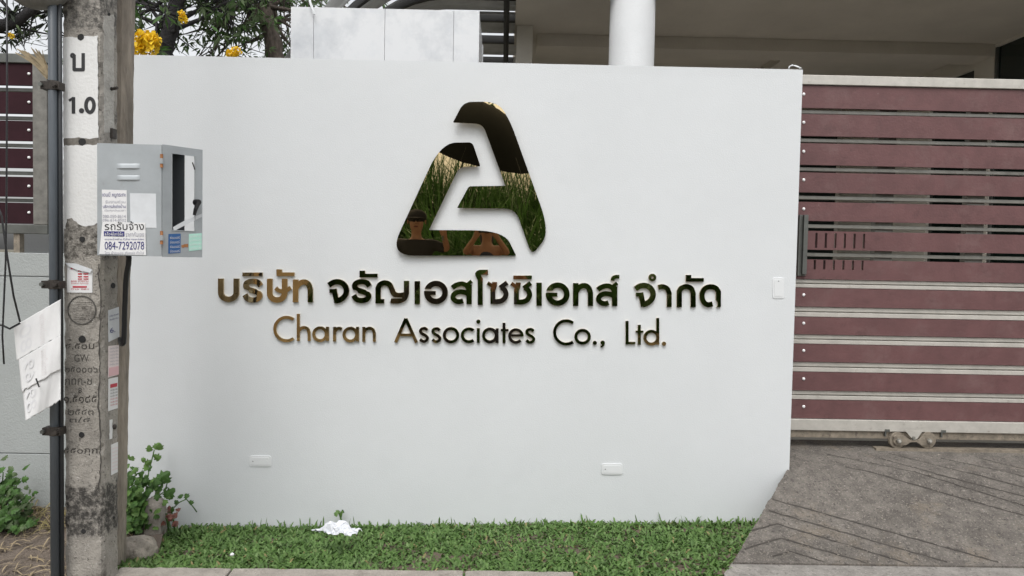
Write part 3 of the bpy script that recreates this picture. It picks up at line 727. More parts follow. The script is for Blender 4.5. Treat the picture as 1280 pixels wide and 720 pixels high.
# ------------------------------------------------------------------ house with carport behind the gate
hroot = thing('house', (2.2, 7.2, zg), 'shaded beige carport and house wall above the gate', 'house')
CZ = 3.2; RX = 4.06
MB().box(0.06, 6.0, 5.22, 9.5, CZ, CZ + 0.25).build('ceiling', 'house_ceiling', hroot)
MB().box(0.245, RX - 0.002, 6.42, 6.72, CZ - 0.10, CZ - 0.002).build('ceiling_beam', 'house_ceiling', hroot)
MB().box(2.42, 2.90, 6.722, 9.298, CZ - 0.07, CZ - 0.0025).build('ceiling_beam', 'house_ceiling', hroot)
MB().box(0.06, 6.0, 9.3, 9.5, zg - .1, CZ - 0.003).build('back_wall', 'house_beige', hroot)
b = MB()
prx = plane((RX, 0, 0), (-1, 0, 0)); wc = prx(1244, 47); wy1 = wc.y; WT = min(CZ - .03, wc.z)      # big dark window on the side wall
dc0, dc1 = prx(1218, 86), prx(1195, 86); DY0, DY1, DT = dc0.y, dc1.y, dc0.z
b.box(RX, RX + 0.2, wy1, DY0, zg, CZ - 0.003); b.box(RX, RX + 0.2, DY1 + .4, 9.298, zg, CZ - 0.003); b.box(RX, RX + 0.2, DY0 + .0005, DY1 + .3995, DT, CZ - 0.003); b.box(RX, RX + 0.2, 4.6, wy1 - .001, WT, CZ - 0.003)
b.box(RX, RX + 0.2, 4.6, wy1 - .001, zg, 0.9)
b.build('side_wall', 'house_beige', hroot)
wn = MB().box(RX + 0.02, RX + 0.04, 4.6, wy1 - 0.002, 0.901, WT - .001).build('window', 'window_dark', hroot)
for yy in (5.72, wy1 - .034): MB().box(RX + 0.004, RX + 0.019, yy, yy + 0.03, 0.902, WT - .002).build('window_frame', 'steel_dark', wn)
MB().box(RX + 0.03, RX + 0.05, DY0 + .001, DY1 + .399, zg, DT - .001).build('door', 'window_dark', hroot)
for k in range(4): MB().box(0.3 + k*.93, 1.2 + k*.93, 9.26, 9.299, zg, 3.02).build('shade_panel', 'window_dark', hroot)  # added dark panels standing in for the shade inside the carport
# round column
c = at(790, 40, 5.36); n = 40
MB().tube([(c.x, 5.36, zg), (c.x, 5.36, CZ - 0.003)], 0.155, n).build('column', 'house_white', hroot, smooth=True)
# square pier and the recessed wall beside it
xa, xb = at(646, 40, 6.2).x, at(666, 40, 6.2).x
MB().box(xa, xb, 6.2, 6.45, zg, CZ - 0.003).build('square_pier', 'house_beige', hroot)
yr = 7.6
MB().box(xa - 0.1, 2.0, yr, yr + 0.1, zg, CZ - 0.003).build('recessed_wall', 'house_beige', hroot)
zt_ = at(700, 34, yr - 0.05).z; zl_ = at(700, 40, yr - 0.05).z
MB().box(xb + 0.002, 1.3, yr - 0.07, yr - 0.001, zl_, zt_).build('wall_trim', 'house_beige', hroot)
MB().box(xb + 0.10, xb + 0.24, yr - 0.12, yr - 0.001, zt_ + 0.001, CZ - 0.004).build('wall_pilaster', 'house_beige', hroot)
q = [at(683, 48, 7.5), at(682.5, 66, 7.5), at(687, 67, 7.5), at(690, 48, 7.5)]
MB().tube(q, 0.012, 6).build('wall_lamp_bracket', 'steel_pale', hroot)
MB().tube([at(683, 47.6, 7.5), at(690.5, 47.6, 7.5)], 0.014, 8).build('wall_lamp', 'house_white', hroot)

# curved metal awning between the pier and the house
ar = thing('metal_awning', (-0.4, 7.0, 2.0), 'dark corrugated metal awning roof curving down at its left end', 'awning')
def az(x, y): return 3.34 - 0.10*(y - 5.4) - 0.75*max(0, -0.45 - x)**2
PUR = (5.35, 5.75, 6.15, 6.6, 7.1, 7.65, 8.25, 8.9)
for ya, yc in zip((5.1,) + PUR, tuple(y - .066 for y in PUR) + (9.1,)):     # corrugated sheets, light shows through the slits at the purlins
    ya = ya - .02; vs, fs = [], []; nxa, nya = 50, max(6, int((yc - ya)/.02))
    for j in range(nya + 1):
        for i in range(nxa + 1):
            x = -1.45 + 1.53*i/nxa; y = ya + (yc - ya)*j/nya; vs.append((x, y, az(x, y) + 0.012*(1 if int(y*8) % 2 else 0)))
    for j in range(nya):
        for i in range(nxa): k = j*(nxa+1)+i; fs.append((k, k+1, k+nxa+2, k+nxa+1))
    MB().add(vs, fs).build('roof_sheet', 'roof_sheet', ar)
for y in PUR:
    pts = [(-1.44 + 1.5*k/14, y, az(-1.44 + 1.5*k/14, y) - 0.032) for k in range(15)]
    b = MB()
    for p, q in zip(pts[:-1], pts[1:]):
        p = Vector(p); q = Vector(q); e = Vector((0, .025, 0)); hz = Vector((0, 0, .026))
        b.hexa([p - e - hz, q - e - hz, q + e - hz, p + e - hz], [p - e + hz, q - e + hz, q + e + hz, p + e + hz])
    b.build('purlin', 'purlin', ar)
xr_ = at(633, 30, 6.2).x
MB().tube([(xr_, 5.25, az(xr_, 5.25) - 0.10), (xr_ - 0.0, 9.0, az(xr_, 9) - 0.10)], 0.022, 8).build('rafter', 'purlin', ar)

# ------------------------------------------------------------------ neighbouring low wall and board fence (left)
LY = 4.02
lx1 = at(118, 400, LY).x
lroot = thing('neighbour_wall', (-2.8, LY + 0.08, 0), 'low grey-white rendered wall left of the utility pole', 'wall')
zc_ = at(30, 316, LY).z; zj1 = at(30, 345.5, LY).z; zj2 = at(30, 567, LY).z
for z0_, z1_, nm in ((zj1 + 0.003, zc_, 'wall_course'), (zj2 + 0.003, zj1 - 0.003, 'wall_course'), (-0.3, zj2 - 0.003, 'wall_course')):
    MB().box(-4.2, lx1, LY, LY + 0.15, z0_, z1_).build(nm, 'grey_wall', lroot, bevel=0.002)
MB().box(-4.2, lx1, LY + 0.006, LY + 0.14, -0.3, zc_ - 0.01).build('joint_bed', 'joint_dark', lroot)
MB().box(at(26, 300, 4.55).x, at(66, 300, 4.55).x, 4.55, 4.7, 0.4, at(40, 292, 4.55).z).build('white_block', 'house_white', label='white block wall seen under the dark maroon fence', cat='wall')
FY = 4.06
froot = thing('board_fence', (-2.9, FY, zc_), 'dark maroon board fence on top of the low grey wall', 'fence')
fz = lambda y: at(25, y, FY).z
for a, c_ in ((79.5,106.5),(115,142),(151,176),(185.5,210),(221,246),(253.5,279.5)):
    o = MB().box(-4.2, at(43, 150, FY).x, FY, FY + 0.02, fz(c_), fz(a)).build('board', 'maroon_dark', froot)
    MB().ball((at(36.5, (a+c_)/2, FY).x, FY - 0.002, fz((a+c_)/2 - 1)), 0.009, 8, 6, (1, .6, .8)).build('screw', 'screw_white', o, smooth=True)
for y in (110.8, 146.5, 180.8, 215.5, 249.8):
    MB().box(-4.2, at(43, 150, FY).x, FY + 0.021, FY + 0.05, fz(y + 2.2), fz(y - 1.8)).build('cross_bar', 'steel_dark', froot)
MB().box(-4.2, at(62, 75, FY).x, FY - 0.012, FY + 0.04, fz(79), fz(67.5)).build('top_rail', 'steel_dark', froot, bevel=0.003)
MB().box(-4.2, at(61, 290, FY).x, FY - 0.012, FY + 0.04, fz(292), fz(280.5)).build('bottom_rail', 'steel_dark', froot, bevel=0.003)
MB().box(at(42.5, 150, FY).x, at(60.5, 150, FY).x, FY - 0.013, FY + 0.05, fz(280.4), fz(79.2)).build('stile', 'post_grey', froot, bevel=0.003)
MB().box(at(17, 300, FY).x, at(24.5, 300, FY).x, FY + 0.0, FY + 0.04, zc_ - 0.01, fz(292.1)).build('stub_post', 'steel_old', froot)

# ------------------------------------------------------------------ utility pole with its markings
PY = 3.05
pX0, pX1 = at(77, 300, PY).x, at(126.5, 300, PY).x
pdep = 0.0
s_ = at(150, 620, PY); pYb = PY * (pX1 / s_.x)       # where the side face ends
zb_ = -0.15; zt_p = 3.6
prt = thing('utility_pole', ((pX0+pX1)/2, (PY+pYb)/2, zb_), 'weathered square concrete utility pole with white painted height marks', 'utility pole')
n, m = 14, 150; vs = []; fs = []
cor = [(pX0, PY), (pX1, PY), (pX1, pYb), (pX0, pYb)]
ringn = 4*6
for j in range(m + 1):
    z = zb_ + (zt_p - zb_)*j/m
    for e in range(4):
        a, b = cor[e], cor[(e+1) % 4]
        for k in range(6):
            t = k/6; x = a[0]+(b[0]-a[0])*t; y = a[1]+(b[1]-a[1])*t
            if k == 0:   # chipped arrises
                cx, cy = (pX0+pX1)/2, (PY+pYb)/2; ch = 0.006 + max(0, random.gauss(0, 0.0028)); x += ch*(1 if cx > x else -1); y += ch*(1 if cy > y else -1)
            else:
                pass
            vs.append((x, y, z))
for j in range(m):
    for k in range(ringn): fs.append((j*ringn+k, j*ringn+(k+1)%ringn, (j+1)*ringn+(k+1)%ringn, (j+1)*ringn+k))
fs.append(tuple(m*ringn+k for k in range(ringn)))
MB().add(vs, fs).build('shaft', 'pole_concrete', prt)
pf = planeY(PY); ps = plane((pX1, 0, 0), (1, 0, 0))
decal('painted_band', ragged([(79,47),(90,46),(98,47.5),(104,45.5),(122,45),(123,172),(112,173.5),(98,172),(79,173)], 0.5, 4, 1), pf, 0.0012, 'pole_paint', prt, thick=0.0015)
decal('painted_band', ragged([(79.5,182),(122.5,181),(124,277),(118,281),(108,283),(98,280),(90,273),(84,274),(82,286),(79.5,285)], 0.7, 3, 2), pf, 0.0012, 'pole_paint', prt, thick=0.0015)
sideP = [(129,20),(142.5,18),(142.5,165),(130,166)]
decal('pale_patch', ragged(sideP, 0.8, 5, 9), ps, 0.001, pmat('pole_pale', (0.40, 0.385, 0.355), 0.9, var=0.2, scale=14, bump=.8, bscale=70), prt)
BO = glyph_loops([('p', 4.1, [(93,68.5),(93,87.2),(104.3,87.2),(104.3,66.5)]), ('e', 2.4, 91.2, 69.6, 2.0, 2.2, 0, 360)])
solid_loops(BO, pf, 0.0028, 0.0018, ('ink_black', 'ink_black'), 'lettering', prt)
ONE = glyph_loops([('p', 4.3, [(92.2,142),(92.2,121.5)]), ('p', 3.0, [(86.6,126),(92.6,122.3)])])
DOT = glyph_loops([('e', 3.6, 102.3, 138.5, 1.4, 1.4, 0, 360)])
ZER = glyph_loops([('e', 4.4, 112.8, 131.8, 5.0, 8.6, 0, 360)])
for g in (ONE, DOT, ZER): solid_loops(g, pf, 0.0028, 0.0018, ('ink_black', 'ink_black'), 'lettering', prt)
def disc(x, y, r, n=12, sx=1.0): return [(x + r*sx*math.cos(2*math.pi*k/n), y + r*math.sin(2*math.pi*k/n)) for k in range(n)]
for x, y, r in ((101,46.5,4.2),(103,177.5,4.6),(103,424,4.6),(102,543.5,3.6),(104.5,664,3.0),(103,299,3.6)):  # flat dark discs paint the shade inside the bolt holes
    decal('bolt_hole', ragged(disc(x, y, r), 0.35, 2, int(y)), pf, 0.0018, 'pole_hole_shade', prt)
for x, y, r in ((136,18,2.0),(141,357,3.6),(142,647,2.0),(139,111,2.4)):
    decal('bolt_hole', disc(x, y, r, 10, 0.8), ps, 0.0018, 'pole_hole_shade', prt)
decal('spalled_band', ragged([(79,173.5),(98,172.5),(112,174),(123,172.5),(123,181),(79,182)], 0.8, 3, 5), pf, 0.0011, 'spall', prt)
# long ragged crack near the corner, its shade painted as a dark strip
r_ = random.Random(4); L_, R_ = [], []
x = 124.5
for y in range(330, 615, 4):
    x += r_.uniform(-1.1, 1.1); x = min(126.2, max(122.8, x)); L_.append((x - r_.uniform(.3, 1.0), y)); R_.append((x + r_.uniform(.3, .9), y))
decal('crack', L_ + R_[::-1], pf, 0.0006, 'pole_crack', prt)
# cast roundel and incised figures
ring = glyph_loops([('e', 1.3, 102.5, 387.5, 17.2, 17.6, 0, 360)])
solid_loops(ring, pf, 0.003, 0.003, ('pole_mark', 'pole_mark'), 'cast_roundel', prt)
for k in range(9):
    r1 = random.Random(k); yy = 377 + k*2.6; xa_, xb_ = 92 + r1.uniform(-2, 4), 112 + r1.uniform(-5, 2)
    decal('cast_ridge', [(xa_, yy), (xb_, yy + r1.uniform(-1.5, 1)), (xb_, yy + .9), (xa_, yy + 1.0)], pf, 0.0016, 'pole_concrete', prt, thick=0.0016)
for body, box, mt in (('๔,๕๐ม', (82,429,118,437.5), 'pole_crack'), ('GW', (93,443,111,452), 'pole_mark'), ('๒๕๐๐๐๖', (81,458,122,465.5), 'pole_mark'), ('ภทก-ฆ', (81,473,115,481), 'pole_mark'),
                      ('8', (98,484.5,102.5,491), 'pole_mark'), ('๑.๕๑๘๕', (80,494,121,503.5), 'pole_crack'), ('๒๕๔๓', (85,511,117,519), 'pole_mark'), ('๓/๔', (87,521,113,528), 'pole_mark'), ('๕๕๐ฦก', (80,560,122,569), 'pole_crack')):
    write(body, box, pf, 0.0012, mt, prt)
# paper notices stuck to the pole (front: red price list; side: blue, red and white slips)
nt_ = decal('notice', [(84.5,330),(96,331.5),(116,337),(115.8,366),(84,365.6)], pf, 0.0025, 'paper', prt, label='white notice with red print on the front of the pole')
decal('curled_corner', [(83,328.5),(97,329.5),(116,336.5),(114.5,341),(98,337.5),(87,333)], pf, 0.009, 'paper_grey', nt_)
for k, (a, c_, y, h) in enumerate(((89,98,334,2.4),(98,102,338,1.5),(105,112,338.5,1.4),(98,103,341.5,1.6),(105,111,341.5,1.6),(98,103,345,1.6),(105,111,345,1.6),(98,103,348,1.4),(105,111,348,1.4),(91.5,109,357.5,2.0))):
    decal('printed_bar', [(a, y), (c_, y), (c_, y+h), (a, y+h)], pf, 0.0038, 'ink_red', nt_)
for body, y0, y1 in (('ยยย สวยงาม', 350.3, 352.6), ('รับเหมา ทุกชนิด', 353.1, 355.6), ('โทร 081', 360.2, 362.2)): write(body, (89.5, y0, 111, y1), pf, 0.0038, 'ink_red', nt_)
def side_notice(pts, mat, lab):
    return decal('notice', pts, ps, 0.0025, mat, prt, label=lab)
a = side_notice([(134.5,388),(148,383.5),(148.5,421),(135,427.5)], 'paper_grey', 'pale notice with blue print on the side of the pole')
for body, q in (('ประกาศ', ((136,394),(147,391),(147,393.6),(136,396.6))), ('สินเชื่อ ด่วน', ((136,398.5),(147,395.8),(147,398),(136,400.8))), ('6.', ((136.5,410),(143,408.6),(143,415),(136.5,416.4)))):
    write(body, None, ps, 0.0038, 'ink_navy', a, quad=q)
a = side_notice([(135,432.5),(148,431),(147.6,468),(134.6,472)], 'paper_pink', 'pinkish notice slip on the side of the pole')
for k in range(6): write('ขายบ้าน ที่ดิน', None, ps, 0.0038, 'ink_grey', a, quad=((136,434.5+k*4),(147,433.2+k*4),(147,435.4+k*4),(136,436.8+k*4)))
decal('red_panel', [(135.4,459.5),(147.4,457.5),(147.4,468),(135.2,470.5)], ps, 0.0038, 'ink_pink', a)
a = side_notice([(135,473.5),(146.8,471),(146.5,510),(134.6,514)], 'paper', 'white notice slip with red and black print on the side of the pole')
decal('printed_bar', [(137,480.5),(145.6,478.5),(145.4,483),(137,485)], ps, 0.0038, 'ink_red', a)
for k in range(6): write('รับซื้อ 08', None, ps, 0.0038, 'ink_black' if k < 3 else 'ink_red', a, quad=((137,487+k*3.7),(145.6,485+k*3.7),(145.6,487+k*3.7),(137,489+k*3.7)))
a = side_notice([(138.2,556),(146.8,552.4),(146.4,590),(138.4,594)], 'paper', 'plain white notice slip low on the side of the pole')
for k in range(7): write('เงินด่วน โทรเลย', None, ps, 0.0038, 'ink_pink', a, quad=((139.4,560+k*4.4),(145.8,557.6+k*4.4),(145.8,559.6+k*4.4),(139.4,562+k*4.4)))
a = side_notice(ragged([(136.5,525),(140,524),(139.5,548),(136,549.5)], .5, 3, 3), 'paper', 'torn scrap of a white and blue slip on the side of the pole')
p = ps(141.5, 533.5); MB().ball(p + Vector((.006,0,0)), 0.011, 10, 6, (.7,1,1)).build('nail_head', 'clamp', prt, smooth=True)
p = ps(139, 111.5); MB().tube([p, p + Vector((.03, -.01, .004))], 0.006, 6).build('bolt', 'clamp', prt)
p = ps(139.5, 167); MB().box(p.x + .001, p.x + .012, p.y - .015, p.y + .02, p.z - .02, p.z + .02).build('bracket', 'clamp', prt, bevel=.002)

# older post right behind it, leaning a little
q0 = at(137, 690, 3.36); q1 = at(154, -40, 3.36)
ROUGH = []
n = 14; vs, fs = [], []; m = 90
for j in range(m + 1):
    t = j/m; c = Vector((q0.x + (q1.x-q0.x)*t, 3.36, -0.15 + (3.6 + 0.15)*t)); c.x = at(138 + 17.5*(1 - (690-690*(1-t))/690 if False else t), 690 - 730*t, 3.36).x
    hw = 0.052
    for k in range(n):
        a_ = 2*math.pi*k/n; e = 1 + random.gauss(0, .02); sq_ = max(abs(math.cos(a_)), abs(math.sin(a_)))
        vs.append((c.x + hw*math.cos(a_)/sq_**.7*e, c.y + 0.06*math.sin(a_)/sq_**.7*e, c.z))
for j in range(m):
    for k in range(n): fs.append((j*n+k, j*n+(k+1)%n, (j+1)*n+(k+1)%n, (j+1)*n+k))
fs.append(tuple(m*n+k for k in range(n)))
MB().add(vs, fs).build('old_post', 'pole_back', label='rough brown leaning post right behind the utility pole', cat='post')

# ------------------------------------------------------------------ steel conduit on the left of the pole
KY = 3.0
cx_ = at(68.8, 300, KY).x; cr = abs(at(75.4, 300, KY).x - at(62.2, 300, KY).x)/2
ct = thing('conduit_pipe', (cx_, KY, -0.15), 'blue-grey steel conduit running up the left side of the pole', 'pipe')
MB().tube([(cx_ - .006, KY, -0.15), (cx_ - .006, KY, 3.5)], cr*0.78, 16).build('pipe', 'conduit', ct, smooth=True)
MB().tube([(cx_ + cr*0.72, KY + 0.012, -0.15), (cx_ + cr*0.72, KY + 0.012, 3.5)], cr*0.42, 12).build('thin_pipe', 'conduit_dark', ct, smooth=True)
for y in (107, 355.5, 538.5):
    z = at(68, y, KY).z
    b = MB().tube([(cx_ - .006, KY, z - 0.018), (cx_ - .006, KY, z + 0.018)], cr*0.9, 16)
    b.box(cx_ - cr - 0.026, cx_ + cr*1.2, KY - 0.014, KY + 0.03, z - 0.016, z + 0.014)
    cl = b.build('clamp', 'clamp', ct, bevel=0.001)
    MB().tube([(cx_ - cr - 0.02, KY - 0.026, z), (cx_ - cr - 0.02, KY + 0.03, z)], 0.008, 6).build('bolt', 'steel_dark', cl)
    MB().tube([(cx_ + cr*.6, KY - 0.03, z), (cx_ + cr*.6, KY + 0.0, z)], 0.009, 6).build('bolt', 'clamp', cl)
# rounded grey housing at the very top
c = at(48, -22, 3.0)
MB().ball((c.x, c.y, c.z), 0.15, 24, 12, (0.85, 0.6, 0.68)).build('lamp_housing', 'post_grey', smooth=True, label='underside of a rounded grey housing at the top left corner', cat='housing')
# dried palm fronds tucked behind the conduit
st = thing('dried_fronds', at(60, 98, 3.06), 'bundle of dry straw-coloured fronds stuck behind the conduit', 'dry leaves')
for k in range(18):
    r1 = random.Random(50 + k); a = at(61 + r1.uniform(-3, 3), 96 + r1.uniform(-4, 3), 3.06); b_ = at(18 + r1.uniform(-2, 6) + k*1.7, 62 + r1.uniform(-3, 5), 3.10 + r1.uniform(-.02,.04)); mid = (a + b_)/2 + Vector((0, 0, 0.012))
    wv = Vector((0.004, 0, 0.006))*r1.uniform(.5, .9)
    MB().add([a - wv*.4, a + wv*.4, mid + wv, mid - wv, b_ + wv*.3, b_ - wv*.3], [(0,1,2,3),(3,2,4,5)]).build('frond', 'straw', st)

# ------------------------------------------------------------------ meter box beside the pole
BY = 2.92
C0 = at(202, 181, BY); C1 = at(202, 320.5, BY)
zt_b, zb_b = C0.z, at(202, 320.5, BY).z
A = Vector((C0.x, BY, 0)); Lp = at(121.5, 250, BY - 0.012); Lf = Vector((Lp.x, Lp.y, 0))
sdir = (Lf - A).normalized(); wbox = (Lf - A).length
ndir = Vector((-sdir.y, sdir.x, 0)); ndir = ndir if ndir.y > 0 else -ndir       # away from the camera
DB = 0.24
bx = thing('meter_box', Vector(((A + Lf)/2 + ndir*DB/2).xy.to_3d()) + Vector((0,0,zb_b)), 'grey steel meter box with stickers and an ajar windowed door', 'meter box')
def slab(p, q, t, z0, z1, th):     # vertical sheet from p to q, thickness along t
    b = MB(); e = t*th; up = lambda v_, z: Vector((v_.x, v_.y, z))
    b.hexa([up(p, z0), up(q, z0), up(q+e, z0), up(p+e, z0)], [up(p, z1), up(q, z1), up(q+e, z1), up(p+e, z1)]); return b
slab(A, Lf, ndir, zb_b, zt_b, 0.003).build('side_panel', 'box_metal', bx)
slab(A + ndir*(DB - .003), Lf + ndir*(DB - .003), ndir, zb_b, zt_b, 0.003).build('side_panel', 'box_inside_shade', bx)
slab(Lf + ndir*.0035 - sdir*0.003, Lf + ndir*(DB - .0035) - sdir*0.003, -sdir*-1, zb_b, zt_b, 0.003).build('back_panel', 'box_metal', bx)
for z in (zb_b + 0.0005, zt_b - 0.0035):
    b = MB(); q = [A + ndir*.0035 , Lf + ndir*.0035 - sdir*.0035, Lf + ndir*(DB-.0035) - sdir*.0035, A + ndir*(DB-.0035)]
    b.hexa([Vector((v_.x, v_.y, z)) for v_ in q], [Vector((v_.x, v_.y, z + .003)) for v_ in q]); b.build('top_panel' if z > 1.6 else 'bottom_panel', 'box_metal', bx)
slab(A + ndir*.02 + sdir*.16, A + ndir*(DB - .02) + sdir*.16, sdir, zb_b + 0.02, zt_b - 0.02, 0.006).build('backing_board', 'box_inside_shade', bx)
# ajar door with a window opening
Dp = at(252, 186, BY + 0.135); Dr = Vector((Dp.x, Dp.y, 0)); ddir = (Dr - A).normalized(); dl = (Dr - A).length
dn = Vector((ddir.y, -ddir.x, 0)); dn = dn if dn.dot(CAM.xy.to_3d() - A) > 0 else -dn
pd = plane(A, dn)
A2 = A + dn*0.004 + ddir*0.002
def door_pt(u, z, o=0.0): return A2 + ddir*(u*dl) + dn*o + Vector((0, 0, z))
pdz = plane(A2, dn); uof = lambda px: (pdz(px, 250) - A2).dot(ddir)/dl
u0, u1 = uof(214.5), uof(243.5); zw1, zw0 = pdz(228, 193.5).z, pdz(228, 288.5).z
door = MB()
for ua, ub, za, zc in ((0, 1, zb_b - .002, zw0), (0, 1, zw1, zt_b + .002), (0, u0, zw0, zw1), (u1, 1, zw0, zw1)):
    a, b_ = door_pt(ua, 0), door_pt(ub, 0); e = -dn*0.004
    door.hexa([door_pt(ua, za), door_pt(ub, za), door_pt(ub, za) + e, door_pt(ua, za) + e], [door_pt(ua, zc), door_pt(ub, zc), door_pt(ub, zc) + e, door_pt(ua, zc) + e])
do = door.build('door', 'box_metal', bx)
# rounded bead round the opening
bead = [door_pt(u0, zw0), door_pt(u1, zw0), door_pt(u1, zw1), door_pt(u0, zw1), door_pt(u0, zw0)]
MB().tube([p + dn*.001 for p in bead], 0.0022, 6).build('window_bead', 'box_metal', do)
for y in (201, 297):
    p = at(202, y, BY - 0.006); MB().tube([p - Vector((0,0,.025)), p + Vector((0,0,.025))], 0.0058, 8).build('hinge', 'rust', bx); MB().tube([p - Vector((0,0,.011)), p + Vector((0,0,.009))], 0.008, 8).build('hinge_knuckle', 'box_metal', bx)
k = pdz(244.5, 253); MB().tube([k, k + dn*.022], [0.013, 0.011], 12).build('knob', 'black_plastic', do)
MB().tube([k + dn*.02, k + dn*.016 - ddir*.010 - Vector((0,0,.028)), k + dn*.01 - ddir*.012 - Vector((0,0,.05))], [.009, .008, .006], 8).build('latch_lever', 'black_plastic', do)
MB().tube([pdz(240, 203) + dn*.003, pdz(243, 212) + dn*.003], .0025, 6).build('latch_wire', 'clamp', do)
decal('tape_strip', [(216,284),(230,276),(252,267),(252,271),(232,281),(217,289)], pdz, 0.002, 'paper_grey', do)
pbx = plane(A, -ndir)
for y in (208, 222.5):
    b = MB(); n = 8
    a, b_ = pbx(146, y), pbx(175, y); rr = 0.013
    vs, fs = [], []
    for t_ in range(13):
        t = t_/12; c = a + (b_ - a)*t; ee = min(1, 6*min(t, 1 - t) + 0.02)
        for k in range(n + 1):
            g = k/n; vs.append(c + Vector((0, 0, rr*(1 - 2*g)*.8)) + pbx.n*(0.0045*ee*(g**.5)*(1 if g < .95 else 0)))
    for t_ in range(12):
        for k in range(n): i = t_*(n+1)+k; fs.append((i, i+1, i+n+2, i+n+1))
    b.add(vs, fs).build('louvre', 'box_metal', bx, smooth=True)
nA = decal('sticker', [(127.5,237),(158.5,237.8),(158.8,280),(128,278)], pbx, 0.0012, 'paper', bx, label='white sticker with small blue-grey print on the meter box')
for body, box, mt in (('เดนมี่ หมูกระทะ', (128.4,240,157.5,247.5), 'ink_navy'), ('รับงานด่วน', (132,250,157,254), 'ink_grey'), ('บริการส่งถึงบ้าน', (129,255.5,157.5,260), 'ink_navy'), ('เปิดทุกวันเวลา', (131,261.5,157,265), 'ink_grey'), ('080-050-8614', (128.8,268.5,157.5,272.4), 'ink_grey'), ('096-614-8502', (128.8,273.6,157.8,277), 'ink_grey')):
    write(body, box, pbx, 0.0025, mt, nA)
decal('sticker', [(162.5,241.5),(195,242),(195.8,285),(163.2,284)], pbx, 0.0011, 'paper_grey', bx, label='faded blank grey sticker on the meter box')
nB = decal('sticker', [(128.5,277),(182,278.5),(183,319),(124.5,317.5)], pbx, 0.0030, 'paper', bx, label='white sticker with a large phone number on the meter box')
write('รถรับจ้าง', (131.5,276.5,180.5,287.5), pbx, 0.0043, 'ink_black', nB)
decal('navy_band', [(130.5,289),(156,289.3),(156,295.6),(130.5,295)], pbx, 0.0043, 'ink_navy', nB)
write('6ล้อ4ล้อ10ล้อ', (132,290,154.6,294.5), pbx, 0.0056, 'paper', nB)
for body, box, mt in (('ราคากันเอง', (157.5,289.8,180.5,296), 'ink_grey'), ('ขนของย้ายบ้าน ทั่วไทย ตลอด24ชม', (131.5,297.6,180.5,300), 'ink_navy'), ('084-7292078', (131.5,302,180.7,312), 'ink_navy'), ('โทร ย้ายของ ส่งของ ทั่วไป', (131.5,314,180,317.8), 'ink_grey')):
    write(body, box, pbx, 0.0043, mt, nB)
sB = decal('sticker', [(210.5,292.5),(225.5,292),(225.3,316),(210.3,317)], pdz, 0.0015, 'sticker_blue', do, label='blue sticker on the meter box door')
for k in range(4): write('ซ่อมแอร์', None, pdz, 0.0028, 'ink_pale', sB, quad=((212,295+k*5.6),(224,294.6+k*5.6),(224,298.4+k*5.6),(212,298.8+k*5.6)))
sC = decal('sticker', [(236,292.5),(252,291.5),(252,312),(236,314)], pdz, 0.0015, 'sticker_mint', do, label='white and mint green sticker on the meter box door')
for k in range(4): write('ดูดส้วม สูบ', None, pdz, 0.0028, 'paper', sC, quad=((237,294+k*5),(251,293+k*5),(251,296.6+k*5),(237,297.8+k*5)))
decal('rust_patch', ragged([(227,306),(235,305),(235,309),(227,309.5)], .5, 2, 8), pdz, 0.0012, 'rust', do)
# bracket holding it to the pole
for z in (zb_b + 0.08, zt_b - 0.08): MB().box(pX1 - 0.004, Lf.x + 0.006, PY + 0.02, PY + 0.05, z - 0.015, z + 0.015).build('mounting_bracket', 'clamp', bx)
# thick black cable from the box down the pole
pts = [at(160, 317, PY + .03), at(161, 326, PY + .03), at(158, 345, PY + .06), at(156.5, 375, PY + 0.09), at(155.6, 405, PY + 0.11), at(155, 422, PY + 0.12), at(154, 429, PY + 0.13), at(151.5, 429.5, PY + 0.16), at(150, 424, PY + .2)]
pts = [Vector((p[0], p[1], 0)) for p in catmull([(q.x, q.z) for q in pts], 4)] 
ys_ = np.interp(np.linspace(0, 1, len(pts)), np.linspace(0, 1, 9), [PY+.03, PY+.03, PY+.06, PY+.09, PY+.11, PY+.12, PY+.13, PY+.16, PY+.2])
MB().tube([Vector((p.x, y, p.y)) for p, y in zip(pts, ys_)], 0.0105, 10).build('power_cable', 'black_plastic', smooth=True, label='thick black cable hanging from the bottom of the meter box', cat='cable')
# thin black wires at the far left
def wire(pts, r, lab):
    MB().tube([at(x, y, Y) for x, y, Y in pts], r, 6).build('hanging_wire', 'black_plastic', smooth=True, label=lab, cat='wire', group='thin black wires at the left edge')
wire([(8.5,-20,2.8),(8.8,100,2.8),(8.2,240,2.8),(7,330,2.8),(4.5,385,2.8),(3,420,2.8),(5,455,2.8)], 0.0032, 'long thin black wire hanging straight down near the left edge')
wire([(-6,250,2.85),(2,270,2.85),(9,320,2.85),(17,370,2.85),(25,402,2.9)], 0.0036, 'short slanting black wire above the torn paper')
wire([(-10,404,2.86),(4,407,2.86),(12,411,2.87),(25,404,2.9)], 0.0042, 'short frayed dark cord at the left edge beside the torn paper')

